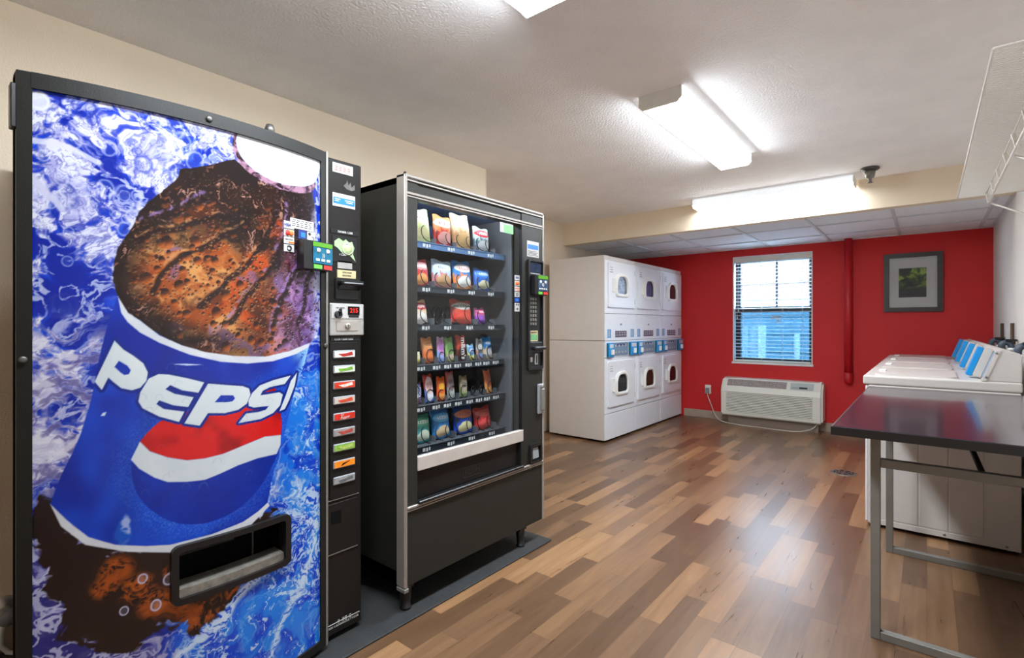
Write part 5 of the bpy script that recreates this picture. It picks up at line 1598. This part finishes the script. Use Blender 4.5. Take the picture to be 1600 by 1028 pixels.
# ------------------------------------------------------------------ stacked dryers
XD = -2.526
DW = .690
DY0 = 4.582
DH = 1.915
DZ = .69                           # depth
def stacked_dryer(label):
    t = thing('stacked_dryer', label, 'dryer', (XD, DY0, 0), 'stacked dryers')
    Y0, Y1 = DY0 + .002, DY0 + DW - .002
    xb = XD - DZ
    b = B()
    bx(b, xb, XD - .012, Y0, Y1, .022, 1.036, bev=.004); bx(b, xb, XD - .012, Y0, Y1, 1.040, DH - .008, bev=.004)
    bx(b, xb - .004, XD - .008, Y0 - .001, Y1 + .001, DH - .046, DH, bev=.008, seg=2)
    obj('body', b, M['enamel_side'], t)
    for x in (xb + .06, XD - .08):
        for y in (Y0 + .06, Y1 - .06):
            b = B(); lathe(b, [(.001, 0), (.02, 0), (.02, .012), (.01, .014), (.01, .024), (.001, .024)], (x, y, 0), 'z', 10); obj('levelling_foot', b, M['dark'], t)
    b = B()
    # front panels, separated by narrow joints
    bx(b, XD - .012, XD, Y0, Y1, .024, .286, bev=.003)
    bx(b, XD - .012, XD - .001, Y0, Y1, .292, .862, bev=.003)
    bx(b, XD - .012, XD + .001, Y0, Y1, .866, 1.036, bev=.003)
    bx(b, XD - .012, XD, Y0, Y1, 1.040, 1.318, bev=.003)
    bx(b, XD - .012, XD - .001, Y0, Y1, 1.322, DH - .048, bev=.003)
    obj('front_panel', b, M['enamel'], t)
    b = B(); bx(b, XD - .016, XD - .011, Y0 + .004, Y1 - .004, .03, DH - .05); obj('joint_backing', b, M['seam'], t)
    for (dz0, dz1, which, inner) in ((1.385, 1.846, 'upper', 'a'), (.356, .826, 'lower', 'b')):
        dy0, dy1 = Y0 + .050, Y1 - .046
        zc = (dz0 + dz1) / 2 + (.005 if which == 'upper' else -.004)
        yc = (dy0 + dy1) / 2 - .01
        out = rrect(dy0, dy1, dz0, dz1, .012, 6)
        wy, wz = .145, .118
        win = rrect(yc - wy, yc + wy, zc - wz, zc + wz, .045, 6, .10)
        b = B(); ringprism(b, out, win, XD - .001, XD + .016, 'yz')
        d = obj('door', b, M['enamel'], t)
        b = B()
        wo = rrect(yc - wy - .006, yc + wy + .006, zc - wz - .006, zc + wz + .006, .05, 6, .105)
        wi = rrect(yc - wy + .030, yc + wy - .030, zc - wz + .028, zc + wz - .026, .03, 6, .085)
        ringprism(b, wo, wi, XD + .012, XD + .034, 'yz')
        es = [e for e in b.edges if all(v.co.x > XD + .0335 for v in e.verts)]
        bmesh.ops.bevel(b, geom=es, offset=.008, segments=2, affect='EDGES')
        obj('window_ring', b, M['white'], d)
        b = B(); prism(b, rrect(yc - wy + .028, yc + wy - .028, zc - wz + .026, zc + wz - .024, .03, 6, .085), XD + .016, XD + .020, 'yz')
        obj('window_glass', b, M['glass'] if which == 'upper' else M['glass_dark'], d)
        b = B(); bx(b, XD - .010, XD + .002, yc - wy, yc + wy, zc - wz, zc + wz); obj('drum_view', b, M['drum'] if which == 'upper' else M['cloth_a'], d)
        b = B(); ringprism(b, rrect(yc - wy - .068, yc - wy - .030, zc - .075, zc + .065, .008, 3), rrect(yc - wy - .062, yc - wy - .036, zc - .069, zc + .059, .005, 3), XD + .014, XD + .028, 'yz'); obj('handle', b, M['white'], d)
        for z in (dz0 + .075, dz1 - .075):
            b = B(); tube(b, [(XD + .012, dy1 + .004, z - .028), (XD + .012, dy1 + .004, z + .028)], .0055, 8); obj('hinge', b, M['seam'], d)
        b = B()
        for r_ in range(3):
            for k in range(3):
                bx(b, XD + .016, XD + .0166, dy0 + .03 + k * .02, dy0 + .045 + k * .02 + .003 * r_ - .004, dz1 - .055 - r_ * .024, dz1 - .047 - r_ * .024)
        obj('door_print', b, M['seam'], d)
    # coin controls of the upper and the lower drum
    b = B(); bx(b, XD + .001, XD + .006, Y0 + .165, Y1 - .185, .878, 1.016, bev=.002); cp = obj('control_plate', b, M['panelgrey'], t)
    b = B()
    for r_ in range(2):
        for k in range(4):
            y = Y0 + .195 + k * .075; z = .905 + r_ * .07
            bx(b, XD + .006, XD + .010, y, y + .035, z, z + .02, bev=.001)
    obj('control_buttons', b, M['paper'], cp)
    b = B(); bx(b, XD + .006, XD + .008, Y0 + .25, Y0 + .42, .985, 1.003); obj('price_display', b, M['stnavy'], cp)
    for (y0, y1) in ((Y0 + .028, Y0 + .140), (Y1 - .165, Y1 - .012)):
        b = B(); bx(b, XD, XD + .030, y0, y1, .872, 1.018, bev=.004)
        s = obj('coin_slide', b, M['blue'], t, 'bright blue coin slide')
        b = B(); bx(b, XD + .004, XD + .026, y0 - .003, y0 + .012, .876, 1.012, bev=.002); obj('side_rail', b, M['teal'], s)
        b = B(); bx(b, XD + .030, XD + .052, (y0 + y1) / 2 - .02, (y0 + y1) / 2 + .022, .895, .95, bev=.004); obj('push_block', b, M['white'], s)
        b = B(); bx(b, XD + .030, XD + .031, y0 + .02, y1 - .02, .965, 1.005); obj('slide_print', b, M['whiteink'], s)
    for (y0, y1) in ((Y0 + .05, Y0 + .118), (Y1 - .112, Y1 - .04)):
        b = B(); bx(b, XD, XD + .003, y0, y1, 1.070, 1.156); s = obj('instruction_sticker', b, M['blue'], t)
        b = B(); bx(b, XD + .003, XD + .0036, y0 + .008, y1 - .022, 1.078, 1.148); obj('sticker_print', b, M['paper'], s)
    b = B(); bx(b, XD, XD + .003, Y0 + .215, Y1 - .215, 1.072, 1.140); s = obj('price_plate', b, mk('dusky_price_plate', (96, 84, 100), .4, var=.4, scale=50), t)
    b = B()
    for k in range(4):
        bx(b, XD + .003, XD + .0036, Y0 + .235 + k * .06, Y0 + .27 + k * .06, 1.092, 1.100); bx(b, XD + .003, XD + .0036, Y0 + .235 + k * .06, Y0 + .262 + k * .06, 1.116, 1.124)
    obj('price_print', b, M['whiteink'], s)
    b = B(); bx(b, XD, XD + .0015, (Y0 + Y1) / 2 - .02, (Y0 + Y1) / 2 + .02, 1.198, 1.218); obj('number_plate', b, M['grey'], t)
    return t
d0 = stacked_dryer('stacked dryer with its broad beige side showing, nearest the snack machine')
d1_ = dup(d0, (XD, DY0 + DW, 0), 'stacked dryer standing in the middle of the three')
d2_ = dup(d0, (XD, DY0 + 2 * DW, 0), 'stacked dryer standing against the red wall')
# what shows behind each lower glass differs
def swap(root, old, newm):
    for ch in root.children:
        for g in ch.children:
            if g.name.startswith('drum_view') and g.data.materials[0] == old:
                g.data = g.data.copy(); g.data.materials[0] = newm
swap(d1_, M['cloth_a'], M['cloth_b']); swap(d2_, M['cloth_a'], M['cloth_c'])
swap(d1_, M['drum'], mk('drum_blue_reflection', (70, 84, 130), .35, .5, var=.4, scale=16)); swap(d2_, M['drum'], mk('drum_red_reflection', (96, 50, 56), .4, .4, var=.6, scale=10))  # blue and red reflections in the upper windows, painted as drum colours

# ------------------------------------------------------------------ top-load washers
XW0, XW1 = -.285, .385
WW = .690
WY0 = 3.695
def washer(label):
    t = thing('washing_machine', label, 'washing machine', (XW0, WY0, 0), 'top-load washing machines')
    y0, y1 = WY0 + .003, WY0 + WW - .003
    b = B(); bx(b, XW0 + .014, XW1 - .005, y0, y1, .02, .844, bev=.004); obj('body', b, M['enamel_side'], t)
    b = B(); bx(b, XW0, XW0 + .014, y0 + .002, y1 - .002, .03, .840, bev=.004); obj('front_panel', b, M['enamel'], t)
    for x in (XW0 + .06, XW1 - .07):
        for y in (y0 + .06, y1 - .06):
            b = B(); lathe(b, [(.001, 0), (.02, 0), (.02, .01), (.01, .012), (.01, .022), (.001, .022)], (x, y, 0), 'z', 10); obj('levelling_foot', b, M['dark'], t)
    # embossed side panel
    b = B()
    yy = y0
    for (a, c) in ((XW0 + .10, XW0 + .245), (XW0 + .252, XW0 + .375), (XW0 + .382, XW0 + .52)):
        bx(b, a, c, yy - .0022, yy + .002, .06, .82, bev=.0015)
    bx(b, XW0 + .02, XW1 - .01, yy - .0018, yy + .002, .022, .052, bev=.001)
    obj('side_panel', b, M['enamel_side'], t)
    for x in (XW0 + .36, XW1 - .06):
        b = B(); lathe(b, [(.001, -.004), (.006, -.004), (.007, 0), (.001, 0)], (x, yy - .001, .038), 'y', 10); obj('screw', b, M['steel'], t)
    b = B(); bx(b, XW0 - .012, XW1, y0 - .001, y1 + .001, .846, .900, bev=.010, seg=3); obj('top', b, M['washer'], t)
    b = B(); prism(b, rrect(XW0 + .04, XW0 + .42, y0 + .05, y1 - .05, .05, 5), .898, .909, 'xy')
    es = [e for e in b.edges if all(v.co.z > .9085 for v in e.verts)]
    bmesh.ops.bevel(b, geom=es, offset=.004, segments=2, affect='EDGES')
    ld = obj('lid', b, M['washer'], t)
    b = B(); bx(b, XW0 + .048, XW0 + .085, (y0 + y1) / 2 - .06, (y0 + y1) / 2 + .06, .908, .916, bev=.004, seg=2); obj('lid_grip', b, M['white'], ld)
    # control console
    prof = [(.236, .899), (.292, 1.062), (.306, 1.072), (.372, 1.052), (.383, 1.040), (.383, .899)]
    b = B(); prism(b, prof, y0 + .004, y1 - .004, 'xz')
    es = [e for e in b.edges if abs(e.verts[0].co.y - e.verts[1].co.y) < 1e-6]
    bmesh.ops.bevel(b, geom=es, offset=.004, segments=2, affect='EDGES')
    cn = obj('console', b, M['washer'], t)
    for (ya, yb) in ((y0 - .001, y0 + .008), (y1 - .008, y1 + .001)):
        b = B(); prism(b, [(.228, .901), (.284, 1.064), (.303, 1.066), (.247, .903)], ya, yb, 'xz'); obj('end_trim', b, M['enamel_side'], cn)
    for (x, z) in ((.286, 1.052), (.246, .922)):
        b = B(); lathe(b, [(.001, -.004), (.006, -.004), (.006, 0), (.001, 0)], (x, y0 - .001, z), 'y', 10); obj('screw', b, M['steel'], cn)
    # coin slide lying on the slanted front of the console
    d = Vector((.292 - .236, 0, 1.062 - .899)).normalized()
    nrm = Vector((-d.z, 0, d.x))
    base = Vector((.236, 0, .899))
    def slab(name, ya, yb, s0, s1, h0, h1, mat, par, lab=None):
        q = B()
        vs = [q.verts.new(base + d * s + nrm * h + Vector((0, y, 0))) for s in (s0, s1) for h in (h0, h1) for y in (ya, yb)]
        for f in ((0, 1, 3, 2), (4, 5, 7, 6), (0, 1, 5, 4), (2, 3, 7, 6), (0, 2, 6, 4), (1, 3, 7, 5)):
            q.faces.new([vs[i] for i in f])
        bmesh.ops.bevel(q, geom=q.edges[:], offset=.004, segments=2, affect='EDGES')
        return obj(name, q, mat, par, lab)
    slab('control_strip', y0 + .03, y1 - .03, .012, .165, -.002, .004, M['panelgrey'], cn)
    ya, yb = y0 + .17, y0 + .28
    sl = slab('coin_slide', ya, yb, .004, .172, .001, .042, M['washer'], t)
    slab('slide_cover', ya + .006, yb - .004, -.002, .168, .040, .068, M['blue'], sl, 'bright blue cover')
    ya, yb = y0 + .44, y0 + .55
    for k in range(4):
        slab('selector_key', y0 + .36 + k * .06, y0 + .40 + k * .06, .08, .11, .002, .010, M['white'], cn)
    return t
w0 = washer('washing machine beside the folding table, its whole side showing')
labs = ['washing machine standing second from the folding table', 'washing machine standing third from the folding table', 'washing machine farthest from the folding table, next to the red wall']
for i in range(3):
    dup(w0, (XW0, WY0 + WW * (i + 1), 0), labs[i])

# drain hoses and wall pipes behind the washers
HL = ['grey drain hose hooked up behind the washer nearest the table', 'grey drain hose hooked up behind the washers, second from the table', 'grey drain hose hooked up behind the washers, close to the red wall']
for k, y in enumerate((4.15, 5.0, 5.72)):
    t = thing('drain_hose', HL[k], 'hose', (.42, y, .9), 'washer drain hoses')
    pts = [(.412, y + .03, .55), (.410, y + .02, .90)]
    for a in range(0, 181, 15):
        r_ = math.radians(a)
        pts.append((.436 - math.cos(r_) * .026, y, 1.045 + math.sin(r_) * .034))
    pts.append((.463, y - .01, .98))
    b = B(); tube(b, pts, .019, 12); obj('hose_bend', b, M['hose'], t)
    for (x, z) in ((.410, 1.01), (.4625, 1.02)):
        b = B(); lathe(b, [(.021, 0), (.024, .002), (.024, .018), (.021, .02)], (x, y, z), 'z', 14); obj('hose_clamp', b, M['white'], t)
    b = B(); bx(b, .43, .49, y - .03, y + .012, 1.086, 1.102, bev=.003); obj('hook', b, M['dark'], t)
PL = ['brown vertical wall pipe behind the washers, nearest the red wall', 'brown vertical wall pipe behind the washers, farther from the red wall']
for k, y in enumerate((5.62, 4.98)):
    t = thing('water_pipe', PL[k], 'pipe', (.478, y + .14, .6), 'water supply pipes')
    b = B(); tube(b, [(.478, y + .14, .5), (.478, y + .14, 1.215)], .0115, 10); obj('pipe_run', b, M['copper'], t)
    b = B(); lathe(b, [(.0125, 0), (.0165, .002), (.0165, .03), (.0125, .032)], (.478, y + .14, 1.06), 'z', 12); bx(b, .46, .494, y + .125, y + .155, .8, .82); obj('pipe_fitting', b, M['copper'], t)
t = thing('supply_hose', 'pale hose sagging behind the washer beside the folding table', 'hose', (.43, 3.8, .0))
b = B(); tube(b, [(.41, 3.78, .62), (.43, 3.77, .50), (.445, 3.76, .34), (.44, 3.77, .22), (.43, 3.8, .16), (.42, 3.86, .13)], .013, 8); obj('hose_run', b, mk('pale_hose', (176, 170, 162), .5), t)
b = B(); lathe(b, [(.001, 0), (.018, 0), (.018, .02), (.014, .03), (.001, .03)], (.408, 3.78, .605), 'z', 12); obj('connector', b, M['steel'], t)

# ------------------------------------------------------------------ folding table
TZ = .842
TX0, TX1, TY0, TY1 = -.262, .470, 2.12, 3.63
t = thing('folding_table', 'dark laminate table on grey metal legs beside the washers', 'table', (.1, 2.87, 0))
b = B(); bx(b, TX0, TX1, TY0, TY1, TZ - .030, TZ, bev=.003); tp = obj('table_top', b, M['laminate'], t)
b = B()
bx(b, TX0 - .003, TX1 + .003, TY0 - .003, TY0 + .001, TZ - .031, TZ - .002); bx(b, TX0 - .003, TX1 + .003, TY1 - .001, TY1 + .003, TZ - .031, TZ - .002)
bx(b, TX0 - .003, TX0 + .001, TY0, TY1, TZ - .031, TZ - .002); bx(b, TX1 - .001, TX1 + .003, TY0, TY1, TZ - .031, TZ - .002)
obj('edge_band', b, M['edge'], tp)
for (y, first) in ((2.385, True), (3.335, False)):
    b = B()
    s = .031
    xl, xr = -.168, .395
    bx(b, xl, xl + s, y, y + s, .0, TZ - .03, bev=.002); bx(b, xr, xr + s, y, y + s, .0, TZ - .03, bev=.002)
    bx(b, xl + s, xr, y, y + s, .0, s, bev=.002)
    bx(b, xl + s, xr, y + .002, y + s - .002, .657, .690, bev=.002)
    bx(b, xl, xr + s, y + .002, y + s - .002, TZ - .052, TZ - .03, bev=.002)
    lg = obj('leg_frame', b, M['steel'], t)
    b = B()
    yy = y + s / 2
    sg = 1 if first else -1
    for xq in (.135,):
        p0 = Vector((xq + .02, yy + .0, .672)); p1 = Vector((xq - .03, yy + sg * .25, TZ - .034))
        tube(b, [p0, p1], .010, 6)
    obj('folding_brace', b, M['dark'] if first else M['steel'], lg)
b = B(); bx(b, .10, .15, 2.45, 3.30, TZ - .045, TZ - .03, bev=.002); obj('top_rail', b, M['steel'], t)

# ------------------------------------------------------------------ wire shelf on the right wall
t = thing('wire_shelf', 'white wire shelf fixed high on the right wall above the table', 'shelf', (.48, 3.07, 1.985))
sy0, sy1, sx0, sx1, sz = 1.972, 4.176, .147, .488, 1.985
b = B()
n = int((sy1 - sy0) / .0140)
for i in range(n + 1):
    y = sy0 + .004 + i * (sy1 - sy0 - .008) / n
    tube(b, [(sx0, y, sz), (sx1, y, sz)], .0014, 4, caps=False)
obj('wire_deck', b, M['wire'], t)
b = B()
for x, r_ in ((sx0, .0042), (sx1 - .004, .0035), (.274, .0035)):
    tube(b, [(x, sy0, sz - .003), (x, sy1, sz - .003)], r_, 8)
for y in (sy0, sy1):
    tube(b, [(sx0, y, sz - .002), (sx1, y, sz - .002)], .0025, 6)
obj('edge_rods', b, M['wire'], t)
b = B(); tube(b, [(.287, sy0, 1.936), (.287, sy1, 1.936)], .0065, 10); obj('hanging_rod', b, M['wire'], t)
for y in np.arange(sy1 - .06, sy0, -.30):
    y = float(y)
    b = B(); prism(b, [(.268, sz + .001), (.280, sz + .001), (.296, 1.932), (.280, 1.928)], y - .012, y + .012, 'xz'); obj('rod_clip', b, M['wire'], t)
for y in (sy1 - .005, (sy0 + sy1) / 2, sy0 + .03):
    b = B(); tube(b, [(.285, y, 1.94), (XR - .004, y, 1.815)], .005, 8); bx(b, XR - .006, XR, y - .012, y + .012, 1.79, 1.84, bev=.002); obj('support_brace', b, M['wire'], t)
for y in np.arange(sy0 + .1, sy1, .28):
    onebox('wall_clip', (XR - .012, XR, float(y) - .01, float(y) + .01, sz - .014, sz + .008), M['wire'], t, .002)
